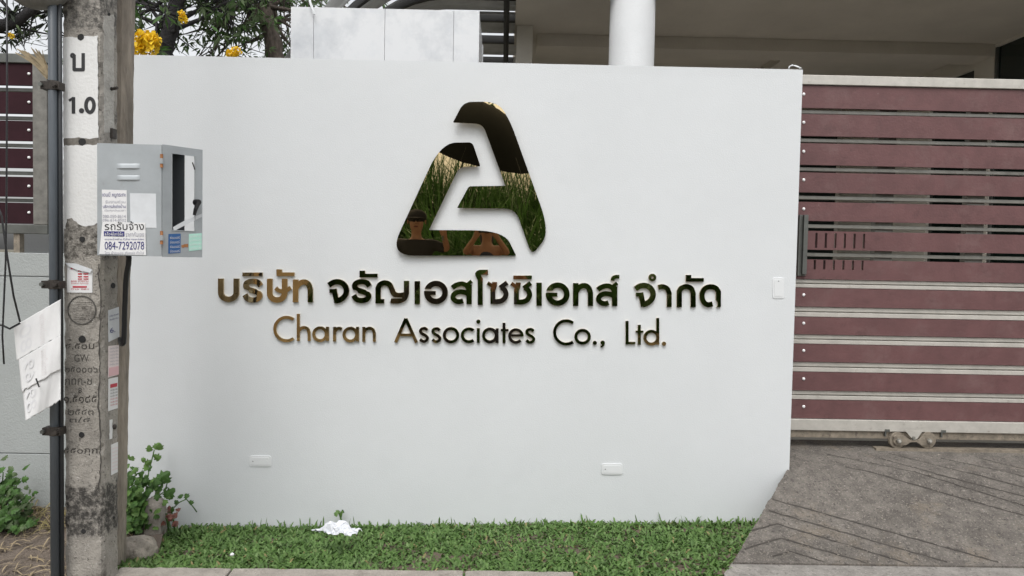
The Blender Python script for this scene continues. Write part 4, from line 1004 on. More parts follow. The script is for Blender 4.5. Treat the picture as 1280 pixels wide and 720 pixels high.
# torn paper notice hanging from the conduit
PYp = 2.93
def paper_pt(u, t):   # u across (0 left .. 1 right), t down
    tl, tr_, br, bl = (17,408), (76,374), (76,500), (28,526)
    x = (tl[0]*(1-u)+tr_[0]*u)*(1-t) + (bl[0]*(1-u)+br[0]*u)*t; y = (tl[1]*(1-u)+tr_[1]*u)*(1-t) + (bl[1]*(1-u)+br[1]*u)*t
    return x, y
tp = thing('torn_notice', at(50, 525, PYp), 'torn white paper notice hanging from the conduit', 'paper')
n, m = 26, 40
def paper_piece(t0, t1, dx0, mat, yo, seed):
    r1 = random.Random(seed); vs, fs = [], []
    edge = [r1.uniform(-.012, .012) for _ in range(n + 1)]
    for j in range(m + 1):
        for i in range(n + 1):
            u = i/n; t = t0 + (t1 - t0)*j/m + (edge[i] if j == m else 0); x, y = paper_pt(u, t); x += dx0*(1-u)
            Y = PYp + yo + 0.02*(1-u)*math.sin(u*4 + t*4) + 0.003*math.sin(9*t + 7*u) + 0.0008*math.sin(31*u + 13*t)
            vs.append(at(x, y, Y))
    for j in range(m):
        for i in range(n): k = j*(n+1)+i; fs.append((k, k+1, k+n+2, k+n+1))
    o = MB().add(vs, fs).build('paper_piece', mat, tp, smooth=True)
    s = o.modifiers.new('thick', 'SOLIDIFY'); s.thickness = 0.0008
    return o
P1 = paper_piece(0.0, 0.36, 0, 'paper', 0.0, 1); P2 = paper_piece(0.355, 0.69, 2.5, 'paper', -0.004, 2); P3 = paper_piece(0.675, 1.0, 4.0, 'paper', 0.001, 3)
def print_on(body, u0, u1, t0, t1, mat, par, yo):
    me = text_mesh(body); co = np.array([v_.co[:] for v_ in me.vertices]); lo, hi = co.min(0), co.max(0)
    for i, v_ in enumerate(me.vertices):
        a = 1 - (co[i,0]-lo[0])/(hi[0]-lo[0]); b = (co[i,1]-lo[1])/(hi[1]-lo[1])      # seen from behind, so mirrored and running down the sheet
        t = t0 + (t1-t0)*a; u = u0 + (u1-u0)*b; x, y = paper_pt(u, t)
        Y = PYp - 0.0014 + yo + 0.02*(1-u)*math.sin(u*4 + t*4) + 0.003*math.sin(9*t + 7*u) + 0.0008*math.sin(31*u + 13*t)
        v_.co = at(x, y, Y)
    me.materials.clear(); link('show_through_print', me, mat, par)
print_on('80', 0.10, 0.36, 0.05, 0.32, 'show_through', P1, 0); print_on('69', 0.14, 0.38, 0.42, 0.64, 'show_through', P2, -.004); print_on('89', 0.12, 0.38, 0.72, 0.95, 'show_through', P3, .001)
print_on('ขายบ้านด่วน', 0.54, 0.68, 0.04, 0.34, 'show_through_pink', P1, 0); print_on('ติดต่อเจ้าของ', 0.54, 0.70, 0.40, 0.66, 'show_through_pink', P2, -.004)
MB().tube([at(45, 473, PYp - .03), at(49, 484, PYp - .03)], 0.0028, 6).build('thorn', 'ink_black', tp)

# ------------------------------------------------------------------ lawn
def blades(N, sampler, lmin, lmax, wmin, wmax, upmin, upmax, seed):
    r = np.random.default_rng(seed)
    base = sampler(N, r); N = len(base)
    az = r.uniform(0, 2*np.pi, N); el = r.uniform(upmin, upmax, N); L = r.uniform(lmin, lmax, N); W = r.uniform(wmin, wmax, N)
    d = np.stack([np.cos(az)*np.cos(el), np.sin(az)*np.cos(el), np.sin(el)], 1); side = np.stack([-np.sin(az), np.cos(az), np.zeros(N)], 1)
    tw = r.normal(0, .35, N)[:, None]; side = side + np.array([0, 0, 1])*tw; side /= np.linalg.norm(side, axis=1)[:, None]
    V = []
    for t, wf, dr in ((0, .55, 0), (.38, 1.0, .02), (.72, .8, .16), (1.0, .0, .42)):
        c = base + d*(L*t)[:, None]; c[:, 2] -= L*dr*np.cos(el)
        if t < 1: V += [c - side*(W*wf/2)[:, None], c + side*(W*wf/2)[:, None]]
        else: V += [c]
    V = np.stack(V, 1).reshape(-1, 3); o = (np.arange(N)*7)[:, None]
    tri = np.array([[0,1,3],[0,3,2],[2,3,5],[2,5,4],[4,5,6]])
    F = (o[:, None, :] + tri[None]).reshape(-1, 3); return V, F
lx = lambda y: eL1.x + (eL0.x - eL1.x)*(y - yb)/(WY - yb)
def ground_z(x, y):
    t = np.clip((y - LAWN[0].y)/(WY - LAWN[0].y), 0, 1); z0_ = LAWN[0].z + (LAWN[1].z - LAWN[0].z)*(x - LAWN[0].x)/(LAWN[1].x - LAWN[0].x)
    z1_ = LAWN[3].z + (LAWN[2].z - LAWN[3].z)*(x - LAWN[3].x)/(LAWN[2].x - LAWN[3].x); return z0_*(1-t) + z1_*t
def kerb_back(x): return k0.y + (k1.y - k0.y)*(x - k0.x)/(k1.x - k0.x)
def lawn_sampler(N, r):
    x = r.uniform(-1.82, 1.5, N); y = r.uniform(3.22, 3.99, N)
    ok = (x < lx(y) - 0.012) & (y > np.where(x < k1.x, kerb_back(x) + 0.006, atz(800, 719, 0).y)) 
    x, y = x[ok], y[ok]
    # thin the soil near the plant corner at the left
    keep = (x > -1.67) | (r.uniform(size=len(x)) < 0.15)
    keep &= r.uniform(size=len(x)) < 0.68 + 0.32*np.sin(7*x + 2*np.sin(9*y))*np.sin(13*y + 3*x)
    x, y = x[keep], y[keep]; return np.stack([x, y, ground_z(x, y) - 0.004 + 0.006*np.sin(5.3*x)*np.sin(8*y + x)], 1)
for i, (N, lmin, lmax) in enumerate(((22000, .026, .060), (23000, .026, .064), (15000, .022, .055), (1100, .03, .06))):
    V, F = blades(N, lawn_sampler, lmin, lmax,   .007, .0125, 0.12, 1.0, 100 + i)
    if i == 0: VV, FF, MI = [V], [F], [np.zeros(len(F), int)]; off = len(V)
    else: VV.append(V); FF.append(F + off); MI.append(np.full(len(F), i)); off += len(V)
def tall_sampler(N, r):
    x = r.uniform(-1.6, 1.45, N); y = r.uniform(3.9, 3.985, N); return np.stack([x, y, ground_z(x, y)], 1)
V, F = blades(150, tall_sampler, .045, .08, .007, .011, 0.8, 1.45, 321); VV.append(V); FF.append(F + off); MI.append(np.full(len(F), 1)); off += len(V)
lawn = np_mesh('lawn', np.concatenate(VV), np.concatenate(FF), 'grass0', smooth=False, label='strip of short broad-bladed green lawn along the foot of the wall', cat='grass', kind='stuff')
for i in (1, 2, 3): lawn.data.materials.append(M['grass%d' % i])
lawn.data.polygons.foreach_set('material_index', np.concatenate(MI).astype(np.int32)); lawn.data.update()

# grit and leaf crumbs on the driveway
gb = MB(); r_ = random.Random(31)
for k in range(170):
    p = on_ramp(r_.uniform(940, 1279), 700 - 135*r_.random()**1.3)
    if p.x < lx(p.y) + .02 and p.y < WY: continue
    s_ = r_.uniform(.002, .0065); gb.ball(p + Vector((0, 0, s_*.4)), s_, 5, 3, (1, r_.uniform(.5, 1), r_.uniform(.3, .7)))
gb.build('driveway_grit', 'stone', label='scattered grit and small stones on the sloping driveway', cat='grit', kind='stuff')
# dry litter on the bare earth
def litter(N, r):
    x = r.uniform(-2.6, -1.75, N); y = r.uniform(3.15, 3.95, N); return np.stack([x, y, -0.10 + 0.101*np.clip((y - 3.0)/.99, 0, 1) + 0.012], 1)
V, F = blades(420, litter, .05, .16, .003, .007, 0.02, .25, 77)
np_mesh('dry_litter', V, F, 'straw', label='dry straw and leaf litter on the bare earth', cat='litter', kind='stuff')
def scrub(N, r):
    x = r.uniform(-2.6, -1.78, N); y = r.uniform(3.72, 3.99, N); return np.stack([x, y, -0.10 + 0.101*np.clip((y - 3.0)/.99, 0, 1)], 1)
V, F = blades(500, scrub, .05, .12, .004, .008, 0.1, 1.0, 78)
np_mesh('withered_grass', V, F, 'grass3', label='withered grass along the foot of the low grey wall', cat='grass', kind='stuff')

# ------------------------------------------------------------------ leafy plants
def lobed_leaf(c, n, up, size, b):
    n = n.normalized(); u = (up - n*up.dot(n)).normalized(); s = n.cross(u)
    prof = [(0,0),(.28,.02),(.52,.22),(.36,.36),(.58,.62),(.30,.66),(.22,.92),(0,1.05)]
    pts = [(x, y) for x, y in prof] + [(-x, y) for x, y in prof[-2:0:-1]]
    vs = [c + (s*x + u*(y - .1) + n*(-0.28*abs(x) - .15*(y-.4)**2))*size for x, y in pts] + [c + (u*.4 + n*.05)*size]
    m_ = len(pts); b.add(vs, [(i, (i+1) % m_, m_) for i in range(m_)])
def plant(name, lab, base, tips, nleaf, size, mats, cat='plant', seed=1, spread=.05, parent=None):
    r = random.Random(seed); t = thing(name, base, lab, cat)
    bs = MB(); bl = [MB() for _ in mats]
    for tip in tips:
        tip = Vector(tip); mid = (Vector(base) + tip)/2 + Vector((r.uniform(-.03,.03), r.uniform(-.03,.02), .03)); pts = [Vector((p[0], p[1], 0)) for p in []]
        path = [Vector(base) + Vector((r.uniform(-.02,.02), r.uniform(-.02,.02), -0.01)), mid, tip]
        bs.tube(path, [.005, .004, .0025], 5)
        for k in range(nleaf):
            s_ = r.uniform(.25, 1.05); p = path[0].lerp(mid, s_*2) if s_ < .5 else mid.lerp(tip, (s_ - .5)*2)
            p = p + Vector((r.gauss(0, spread), r.gauss(0, spread*.8), r.gauss(0, spread*.8)))
            p.y = min(p.y, WY - .012); p.z = max(p.z, .01)
            lobed_leaf(p, Vector((r.uniform(-.7,.7), -r.uniform(.3,1), r.uniform(.2,1))), Vector((r.uniform(-1,1), -.3, r.uniform(-.5,1))), size*r.uniform(.6, 1.25), bl[r.randrange(len(bl))])
    bs.build('stem', 'leaf_herb', t)
    for b, m_ in zip(bl, mats): b.build('foliage', m_, t, kind='stuff')
    return t
g = lambda x, y, Y: at(x, y, Y)
plant('leafy_weed', 'bushy green weed growing between the pole and the white wall', g(168, 672, 3.72), [g(157,575,3.78), g(160,600,3.7), g(175,598,3.72), g(186,606,3.75), g(170,622,3.68), g(190,622,3.75), g(160,630,3.68), g(182,636,3.7), g(197,615,3.8), g(165,650,3.66)], 42, .033, ['leaf_herb', 'leaf_herb_light', 'leaf_herb'], seed=3, spread=.038)
def sprig(name, lab, stem, leaves, size, mat, seed, cat='plant'):
    r = random.Random(seed); t = thing(name, stem[0], lab, cat); MB().tube(stem, [.0032]*len(stem), 5).build('stem', mat, t)
    for p in leaves:
        b = MB(); lobed_leaf(p, Vector((r.uniform(-.4,.4), -1, r.uniform(.0,.7))), Vector((r.uniform(-1,1), 0, r.uniform(.2,1))), size*r.uniform(.75,1.2), b); b.build('leaf', mat, t)
sprig('weed_shoot', 'tall pale weed shoot standing out against the white wall', [g(178,640,3.8), g(186,590,3.85), g(193,562,3.88)], [g(193,560,3.88), g(200,562,3.88), g(187,564,3.87), g(199,574,3.87), g(182,580,3.84), g(177,576,3.84), g(184,587,3.84)], .034, 'leaf_herb_light', 5)
sprig('round_leaf_vine', 'vine with large round dark leaves above the stone stump', [g(198,620,3.8), g(206,614,3.84), g(210,600,3.86), g(202,590,3.86)], [g(208,603,3.84), g(199,600,3.83), g(207,620,3.83)], .06, 'leaf_herb', 6)
sprig('thin_vine', 'thin dark vine sprig reaching right along the white wall', [g(214,652,3.85), g(216,636,3.88), g(224,628,3.9), g(233,624,3.92), g(241,633,3.93), g(246,640,3.94)], [g(221,629,3.88), g(234,622,3.91), g(240,630,3.92), g(215,640,3.86)], .032, 'leaf_herb', 8)
plant('reddish_weed', 'small reddish brown weed at the left end of the lawn', g(213, 662, 3.72), [g(207,648,3.72), g(219,648,3.74), g(213,640,3.76)], 5, .026, ['leaf_red'], seed=9, spread=.014)
plant('corner_bush', 'green leafy bush at the left edge in front of the low grey wall', g(6, 668, 3.75), [g(4,590,3.85), g(14,596,3.85), g(-8,600,3.8), g(22,625,3.8), g(5,625,3.75), g(26,645,3.75), g(12,650,3.7), g(-4,655,3.7), g(20,668,3.66)], 38, .034, ['leaf_herb', 'leaf_herb', 'leaf_tree'], seed=13, spread=.045)
sprig('dry_twig', 'dry forked twig by the low grey wall', [g(38,655,3.9), g(40,643,3.9), g(45,640,3.9), g(53,644,3.9)], [], .02, 'straw', 15)
for i, (x, y) in enumerate(((416,645),(424,642),(430,641))): pass
plant('wall_weed', 'tiny round-leaved weed at the foot of the wall above the white tissue', g(424, 650, 3.95), [g(420,644,3.95), g(430,641,3.95)], 2, .022, ['leaf_herb_light'], seed=17, spread=.008)

# broken stone stump and round boulder near the pole
def rock(name, c, dim, lab, cat, seed, mat='stone', top=False):
    r = random.Random(seed); bm = bmesh.new(); bmesh.ops.create_icosphere(bm, subdivisions=3, radius=1.0)
    for v_ in bm.verts:
        p = v_.co.copy(); q = Vector([math.copysign(abs(k)**.32, k) for k in p]) if top else p
        n_ = 1 + .06*math.sin(p.x*5 + seed) + .05*math.sin(p.y*7 + p.z*4) + r.gauss(0, .012)
        v_.co = Vector((q.x*dim[0], q.y*dim[1], q.z*dim[2]))*n_ + Vector(c)
    me = bpy.data.meshes.new(name); bm.to_mesh(me); bm.free(); return link(name, me, mat, smooth=True, label=lab, cat=cat)
rock('concrete_stump', g(193.5, 648, 3.74), (.042, .04, .098), 'short broken concrete stump beside the weeds', 'stump', 3, 'concrete_kerb', True)
rock('boulder', g(170, 690, 3.5), (.095, .09, .075), 'rounded grey-brown stone at the left end of the lawn', 'stone', 5)

# crumpled white tissue on the lawn
c = atz(421, 664, 0.06); vs, fs = [], []; n, m = 22, 12; r = random.Random(5)
for j in range(m + 1):
    for i in range(n + 1):
        u, t = i/n*2 - 1, j/m*2 - 1; hgt = .050*math.exp(-2.2*(u*u*1.1 + t*t))
        vs.append((c.x + .108*u + r.gauss(0, .0035) + .01*math.sin(5*t), c.y + .05*t*(1 - .45*abs(u)**.7) + r.gauss(0, .003), c.z - .012 + hgt + .016*abs(math.sin(4.3*u + 2.2*t)) + r.gauss(0, .0035)))
for j in range(m):
    for i in range(n):
        if (i < 5 and not 4 <= j <= 8) or (i > 18 and not 4 <= j <= 7): continue
        k = j*(n+1)+i; fs.append((k, k+1, k+n+2, k+n+1))
o = MB().add(vs, fs).build('crumpled_tissue', 'tissue', label='crumpled white tissue lying on the lawn', cat='tissue'); s = o.modifiers.new('thick', 'SOLIDIFY'); s.thickness = .0012
rock('pebble', atz(290, 693, .055), (.009, .009, .007), 'tiny pale pebble on the lawn left of the tissue', 'pebble', 2, 'plate_white')

# ------------------------------------------------------------------ trees
def leaf_cloud(name, centres, per, L, W, mats, parent, seed):
    r = np.random.default_rng(seed); C = np.repeat(np.array(centres, float), per, 0); N = len(C)
    d = r.normal(size=(N, 3)); d[:, 2] -= .35; d /= np.linalg.norm(d, axis=1)[:, None]
    s = np.cross(d, r.normal(size=(N, 3))); s /= np.linalg.norm(s, axis=1)[:, None]; nn = np.cross(d, s)
    Ln = L*r.uniform(.6, 1.25, N)[:, None]; Wn = W*r.uniform(.7, 1.3, N)[:, None]
    st = C + d*.015; V = np.stack([st, st + d*Ln*.45 + s*Wn*.5 - nn*Wn*.2, st + d*Ln, st + d*Ln*.45 - s*Wn*.5 - nn*Wn*.2, st + d*Ln*.5], 1)
    V[:, 2, 2] -= .12*Ln[:, 0]
    o = (np.arange(N)*5)[:, None]; tri = np.array([[0,1,4],[1,2,4],[2,3,4],[3,0,4]]); F = (o[:, None] + tri[None]).reshape(-1, 3)
    ob = np_mesh(name, V.reshape(-1, 3), F, mats[0], parent)
    for m_ in mats[1:]: ob.data.materials.append(M[m_])
    ob.data.polygons.foreach_set('material_index', np.repeat(r.integers(0, len(mats), N), 4).astype(np.int32)); ob.data.update(); tag(ob, kind='stuff'); return ob
def blossom(c, R, parent, seed, n=70):
    r = random.Random(seed); b = MB()
    for k in range(n):
        d = Vector((r.gauss(0,1), r.gauss(0,1), r.gauss(0,1))).normalized(); p = Vector(c) + d*R*r.uniform(.55, 1); s = d.orthogonal().normalized(); s.rotate(Matrix.Rotation(r.uniform(0, 6.3), 3, d)); t = d.cross(s); q = R*.42
        b.add([p - d*q*.4, p + s*q + d*q*.25, p + s*q*.6 + t*q*.9 + d*q*.5, p + t*q + d*q*.2, p + (s+t)*q*.35], [(0,1,4),(1,2,4),(2,3,4),(3,0,4)])
    return b.build('blossom', 'flower', parent)
def tree(name, lab, trunk, r0, r1, crown, nlimb, nclus, per, L, W, leafm, barkm, seed, flowers=(), group='flowering trees behind the wall', gap=0.0):
    r = random.Random(seed); t = thing(name, trunk[0], lab, 'tree', group)
    P = [Vector(p) for p in trunk]; n = len(P); tp_ = [Vector(q) for q in zip(*[np.interp(np.linspace(0, n-1, 24), range(n), [p[k] for p in P]) for k in range(3)])]
    MB().tube([p + Vector((r.gauss(0,.006), r.gauss(0,.006), 0)) for p in tp_], [(r0 + (r1-r0)*k/23)*(1 + r.gauss(0,.05)) for k in range(24)], 12).build('trunk', barkm, t, smooth=True)
    (cx, cy, cz), (rx, ry, rz) = crown; ce = []; lb = MB()
    for k in range(nlimb):
        while True:
            q = Vector((r.uniform(-1,1), r.uniform(-1,1), r.uniform(-1,1)))
            if q.length < 1: break
        e = Vector((cx + q.x*rx, cy + q.y*ry, cz + q.z*rz)); s_ = tp_[r.randrange(9, 24)]; mid = s_.lerp(e, .5) + Vector((r.gauss(0,.08), r.gauss(0,.08), r.gauss(.05,.08)))
        p1 = s_.lerp(mid, .5) + Vector((r.gauss(0,.03), 0, r.gauss(0,.03))); p2 = mid.lerp(e, .5) + Vector((r.gauss(0,.04), 0, r.gauss(0,.04)))
        lb.tube([s_, p1, mid, p2, e], [r1*.5, r1*.34, r1*.24, r1*.15, .003], 6)
        for _ in range(max(1, nclus//nlimb)):
            w_ = r.uniform(.35, 1.05); c = (mid.lerp(p2, (w_-.35)/.35) if w_ < .7 else p2.lerp(e, (w_-.7)/.3)) + Vector((r.gauss(0,.15), r.gauss(0,.15), r.gauss(0,.13))); ce.append(c)
            if r.random() < .8: lb.tube([mid.lerp(e, .3 + .6*r.random()), c], [.006, .002], 4)
    lb.build('limbs', barkm, t, smooth=True)
    leaf_cloud('crown', ce, per, L, W, leafm, t, seed)
    for k, (c, R) in enumerate(flowers): blossom(c, R, t, seed + k)
    return t
tree('flowering_tree', 'dark-trunked tree with yellow blossom beside the utility pole, behind the white wall', [g(196,330,6.2), g(203,70,6.2), g(212,38,6.2), g(221,0,6.2), g(228,-60,6.2), g(222,-170,6.3)], .075, .045,
     ((-2.75, 6.4, 3.55), (.95, .8, .95)), 46, 400, 8, .09, .022, ['leaf_tree', 'leaf_tree', 'leaf_tree', 'leaf_herb'], 'bark_dark', 21,
     flowers=[(g(178,52,5.2), .07), (g(186,58,5.2), .075), (g(174,61,5.2), .06), (g(190,50,5.2), .055), (g(229,23,5.8), .035), (g(227,17,5.8), .025)])
tree('flowering_tree', 'brown rough-barked tree left of the marble pier, behind the white wall', [g(352,330,6.9), g(346,75,6.9), g(341,50,6.9), g(334,20,6.9), g(329,-10,6.9), g(318,-90,6.9), g(322,-200,7.0)], .085, .05,
     ((-2.15, 7.0, 3.65), (1.0, .9, 1.0)), 46, 400, 8, .09, .022, ['leaf_tree', 'leaf_tree', 'leaf_herb', 'leaf_tree'], 'bark_brown', 33, flowers=[(g(292,66,5.6), .036), (g(297,64,5.6), .03), (g(287,67,5.6), .028)])
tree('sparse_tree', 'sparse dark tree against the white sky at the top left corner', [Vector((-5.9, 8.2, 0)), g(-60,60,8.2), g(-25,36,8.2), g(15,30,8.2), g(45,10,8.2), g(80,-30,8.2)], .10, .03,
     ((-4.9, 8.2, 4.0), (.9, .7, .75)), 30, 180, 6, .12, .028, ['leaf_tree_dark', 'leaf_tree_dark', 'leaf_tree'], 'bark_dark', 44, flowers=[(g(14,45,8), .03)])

# ------------------------------------------------------------------ the other side of the street (seen in the mirror-gold sign)
def grass_clump(x, y, H, seed, lab):
    t = thing('tall_grass_clump', (x, y, -0.2), lab, 'grass clump', 'tall grass clumps across the street')
    r = np.random.default_rng(seed); N = 420; az = r.uniform(0, 2*np.pi, N); L = H*r.uniform(.6, 1.25, N); ln = r.uniform(.12, .75, N); W = r.uniform(.02, .045, N)
    V = []; K = 6
    bx_ = np.stack([x + r.normal(0, .22, N), y + r.normal(0, .22, N), np.full(N, -.2)], 1); side = np.stack([-np.sin(az), np.cos(az), np.zeros(N)], 1)
    for k in range(K + 1):
        q = k/K; out = L*ln*q**1.6; z = L*(q - ln*.75*q**2.6); c = bx_ + np.stack([np.cos(az)*out, np.sin(az)*out, z], 1); wf = (1 - q**2.2)*W + .001
        V += [c - side*(wf/2)[:, None], c + side*(wf/2)[:, None]]
    V = np.stack(V, 1).reshape(-1, 3); o = (np.arange(N)*(2*K+2))[:, None]; quad = np.array([[2*k, 2*k+1, 2*k+3, 2*k+2] for k in range(K)]); F = (o[:, None] + quad[None]).reshape(-1, 4)
    np_mesh('blades', V, F, 'long_grass', t, kind='stuff')
for i, x in enumerate(np.linspace(-3.6, 8.4, 16)): grass_clump(float(x) + random.uniform(-.2,.2), -8.0 + random.uniform(-.5,.4), random.uniform(3.0, 3.9), 500 + i, 'clump of tall arching grass across the street, mirrored in the gold sign')
MB().box(-30, -3.6, -6.2, -6.0, -0.22, 1.6).build('street_wall', 'tan_wall', label='tan plastered wall across the street, mirrored in the leftmost Thai letters', cat='wall')
for i, (x, y) in enumerate(((.55,-2.5), (1.35,-2.5), (-.45,-3.0))): grass_clump(x, y, 2.3, 700 + i, 'clump of tall arching grass just behind the photographer, mirrored in the gold sign')
b = MB().box(-3.59, 30, -9.6, -9.4, -0.22, 1.5); b.build('street_fence', 'fence_brown', label='brown fence behind the tall grass across the street', cat='fence')
tree('street_tree', 'tree with pale crooked branches across the street', [Vector((-2.2,-7.0,-.2)), Vector((-1.9,-7.0,1.6)), Vector((-1.2,-6.9,2.8)), Vector((-1.4,-6.9,4.2))], .16, .08, ((-1.4,-6.9,4.0), (2.0,1.2,1.3)), 26, 420, 7, .16, .05, ['leaf_tree', 'leaf_herb'], 'bark_brown', 61, group='trees across the street')
tree('street_tree', 'dense leafy tree across the street', [Vector((5.2,-7.4,-.2)), Vector((5.0,-7.4,2.0)), Vector((5.2,-7.4,4.2))], .18, .08, ((5.2,-7.2,3.6), (2.6,1.4,1.8)), 30, 700, 7, .18, .06, ['leaf_tree', 'leaf_tree_dark'], 'bark_dark', 62, group='trees across the street')
tree('street_tree', 'broad leafy tree at the far end across the street', [Vector((-7.4,-7.2,-.2)), Vector((-7.2,-7.2,2.0)), Vector((-7.4,-7.2,4.2))], .18, .08, ((-7.0,-7.0,3.2), (2.4,1.4,1.8)), 30, 600, 7, .18, .06, ['leaf_tree', 'leaf_tree_dark'], 'bark_brown', 63, group='trees across the street')

# two people and an umbrella behind the camera, mirrored in the emblem
def skin(name, J, E, mat, parent, sub=2, root=0):
    me = bpy.data.meshes.new(name); keys = list(J); me.from_pydata([J[k][0] for k in keys], [(keys.index(a), keys.index(b)) for a, b in E], [])
    o = link(name, me, mat, parent, smooth=True)
    s = o.modifiers.new('skin', 'SKIN'); s.use_smooth_shade = True
    for i, k in enumerate(keys):
        r_ = J[k][1]; me.skin_vertices[0].data[i].radius = (r_, r_) if not isinstance(r_, tuple) else r_; me.skin_vertices[0].data[i].use_root = (i == root)
    o.modifiers.new('sub', 'SUBSURF').render_levels = sub; o.modifiers['sub'].levels = 1
    return o
def person(x, y, gz_, H, lab, shirt, trousers, armL, armR, cap=False, hair=True, sleeves=True, strap=False):
    k = H/1.62; t = thing('person', (x, y, gz_), lab, 'person')
    Z = lambda z: gz_ + z*k; V_ = lambda dx, dy, z: (x + dx*k, y + dy*k, Z(z))
    J = {'pelvis': (V_(0,0,.88), .125*k), 'waist': (V_(0,0,1.02), .105*k), 'chest': (V_(0,0,1.2), .125*k), 'neckb': (V_(0,0,1.33), .065*k), 'neck': (V_(0,.01,1.40), .05*k), 'jaw': (V_(0,.03,1.455), .068*k), 'head': (V_(0,.015,1.53), .092*k), 'crown': (V_(0,0,1.595), .06*k)}
    E = [('pelvis','waist'),('waist','chest'),('chest','neckb'),('neckb','neck'),('neck','jaw'),('jaw','head'),('head','crown')]
    for s, nm, hand in ((-1,'L',armL),(1,'R',armR)):
        J['hip'+nm] = (V_(.09*s,0,.84), .095*k); J['knee'+nm] = (V_(.10*s,.01,.46), .062*k); J['ankle'+nm] = (V_(.10*s,-.01,.08), .042*k); J['toe'+nm] = (V_(.11*s,.14,.03), .035*k)
        E += [('pelvis','hip'+nm),('hip'+nm,'knee'+nm),('knee'+nm,'ankle'+nm),('ankle'+nm,'toe'+nm)]
        sp = Vector(V_(.165*s,0,1.29)); hd = Vector(hand); el = sp.lerp(hd, .5) + Vector((.10*s, -.04, -.12))*k
        J['sh'+nm] = (tuple(sp), .055*k); J['el'+nm] = (tuple(el), .040*k); J['wr'+nm] = (tuple(hd - (hd-el).normalized()*.07), .028*k); J['palm'+nm] = (tuple(hd), .034*k)
        E += [('chest','sh'+nm),('sh'+nm,'el'+nm),('el'+nm,'wr'+nm),('wr'+nm,'palm'+nm)]
        f_ = (hd-el).normalized(); sd_ = Vector((1,0,0))
        for i_ in range(4):
            q = hd + sd_*(.022*(i_-1.5)) + Vector((0,0,.01)); J['f%d%s' % (i_,nm)] = (tuple(q + f_*.03), .009); J['g%d%s' % (i_,nm)] = (tuple(q + f_*.055 + Vector((0,-.02,.012))), .0085); E += [('palm'+nm,'f%d%s' % (i_,nm)),('f%d%s' % (i_,nm),'g%d%s' % (i_,nm))]
        J['t'+nm] = (tuple(hd + sd_*(-.04*s) + Vector((0,0,.02))), .010); J['u'+nm] = (tuple(hd + sd_*(-.055*s) + Vector((0,0,.05))), .009); E += [('palm'+nm,'t'+nm),('t'+nm,'u'+nm)]
    body = skin('body', J, E, 'skin', t)
    hd = Vector(V_(0,.015,1.52))
    b = MB(); b.ball(hd + Vector((0,.10,-.005))*k, .014*k, 8, 6, (.8,1,1.4)); b.build('nose', 'skin', t, smooth=True)
    for s in (-1, 1): MB().ball(hd + Vector((.034*s,.088,.022))*k, .011*k, 8, 6).build('eye', 'ink_black', t, smooth=True); MB().ball(hd + Vector((.092*s,0,.0))*k, .022*k, 8, 6, (.4,.8,1.2)).build('ear', 'skin', t, smooth=True)
    MB().ball(hd + Vector((0,.088,-.048))*k, .02*k, 8, 6, (1.2,.5,.4)).build('mouth', 'leaf_red', t, smooth=True)
    # clothes: slightly larger shells of the same limbs
    G = 1.24; S = {a: (J[a][0], J[a][1]*G) for a in ('pelvis','waist','chest')}; S['neckb'] = (V_(0,0,1.31), .085*k if not strap else .05*k); SE = [('pelvis','waist'),('waist','chest'),('chest','neckb')]
    if sleeves:
        for nm in 'LR':
            S['sh'+nm] = (J['sh'+nm][0], J['sh'+nm][1]*1.25); S['el'+nm] = (J['el'+nm][0], J['el'+nm][1]*1.3); SE += [('chest','sh'+nm),('sh'+nm,'el'+nm)]
    skin('shirt', S, SE, shirt, t)
    T = {'pelvis': (J['pelvis'][0], J['pelvis'][1]*1.08)}; TE = []
    for nm in 'LR':
        for a in ('hip','knee','ankle'): T[a+nm] = (J[a+nm][0], J[a+nm][1]*1.2)
        TE += [('pelvis','hip'+nm),('hip'+nm,'knee'+nm),('knee'+nm,'ankle'+nm)]
    skin('trousers', T, TE, trousers, t)
    if cap:
        b = MB(); b.ball(hd + Vector((0,-.005,.055))*k, .108*k, 16, 8, (1,1.08,.72)); b.build('cap', 'cloth_black', t, smooth=True)
        b = MB(); c = hd + Vector((0,.11,.045))*k; b.ball(c, .085*k, 14, 6, (1,1,.10)); b.build('cap_brim', 'cloth_black', t, smooth=True)
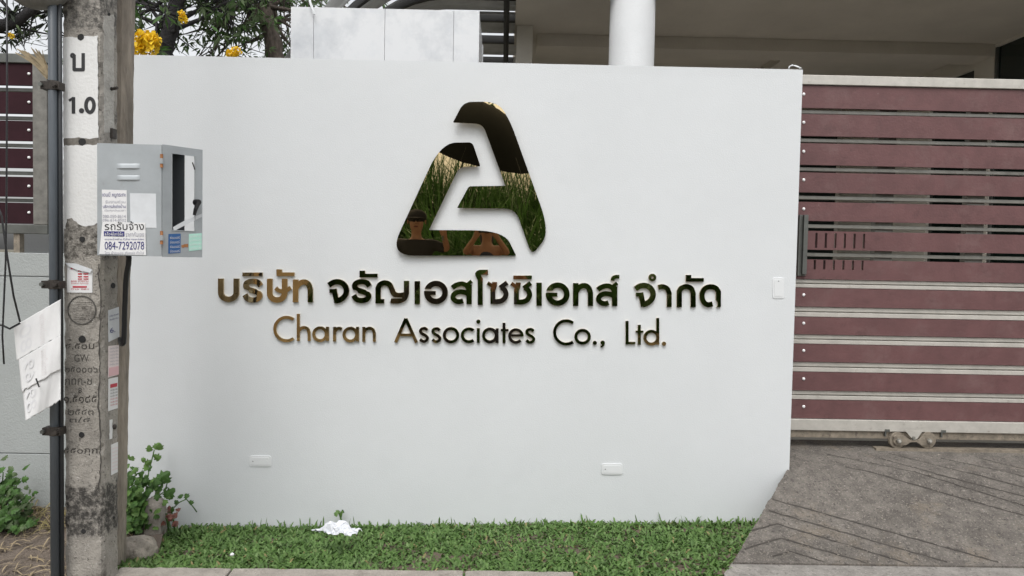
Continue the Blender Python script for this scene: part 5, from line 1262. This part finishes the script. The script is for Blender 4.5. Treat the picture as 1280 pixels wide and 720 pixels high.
    if hair: MB().ball(hd + Vector((0,-.02,.03))*k, .112*k, 14, 8, (1,1,1.05)).build('hair', 'ink_black', t, smooth=True); MB().tube([hd + Vector((0,-.05,0))*k, hd + Vector((0,-.09,-.14))*k, hd + Vector((0,-.08,-.28))*k], [.09*k,.075*k,.03*k], 10).build('long_hair', 'ink_black', t, smooth=True)
    return t
person(0.02, -.42, -.15, 1.60, 'person in a dark sleeveless top holding up a phone, mirrored in the emblem', 'cloth_navy', 'cloth_navy', (-.085, -.10, 1.30), (.10, -.10, 1.30), hair=True, sleeves=False, strap=True)
person(-.74, -.40, -.15, 1.66, 'person in a dark cap and black shirt beside the photographer, mirrored in the emblem', 'cloth_black', 'cloth_black', (-1.0, -.30, .72), (-.44, -.20, 1.30), cap=True, hair=False)
b = MB().box(-.075, .075, -.062, -.052, 1.315, 1.385); b.build('phone', 'black_plastic', bevel=.003, label='dark phone held up by the photographer, mirrored in the emblem', cat='phone')
um = thing('umbrella', (-.40, -.42, 1.1), 'open black umbrella held over the photographer, mirrored in the emblem', 'umbrella')
ap_ = Vector((-.06, -.85, 2.74)); rim = []; vs, fs = [ap_], []; K = 8
axis_t = Matrix.Rotation(rad(17), 3, 'Y') @ Matrix.Rotation(rad(-20), 3, 'X')
for j in range(1, 7):
    for a in range(K*4):
        th = 2*math.pi*a/(K*4); sc_ = 1 - .07*(1 - abs(math.cos(th*K/2)))*(j/6); R_ = .92*j/6*sc_
        vs.append(ap_ + axis_t @ Vector((R_*math.cos(th), R_*math.sin(th), -.44*(j/6)**1.9 + .0)))
n = K*4
for a in range(n): fs.append((0, 1 + a, 1 + (a+1) % n))
for j in range(5):
    for a in range(n): fs.append((1+j*n+a, 1+j*n+(a+1)%n, 1+(j+1)*n+(a+1)%n, 1+(j+1)*n+a)[::-1])
MB().add(vs, fs).build('canopy', 'umbrella_black', um, smooth=True)
MB().tube([ap_ + axis_t @ Vector((0,0,.06)), ap_ + axis_t @ Vector((0,0,-.55)), Vector((-.44,-.20,1.33)), Vector((-.45,-.20,1.22))], [.006,.007,.008,.013], 8).build('shaft', 'steel_dark', um)
for a in range(K):
    MB().tube([ap_ + axis_t @ Vector((0,0,-.02))] + [vs[1 + j*n + a*4] - Vector((0,0,.006)) for j in range(6)], .003, 5).build('rib', 'steel_dark', um)
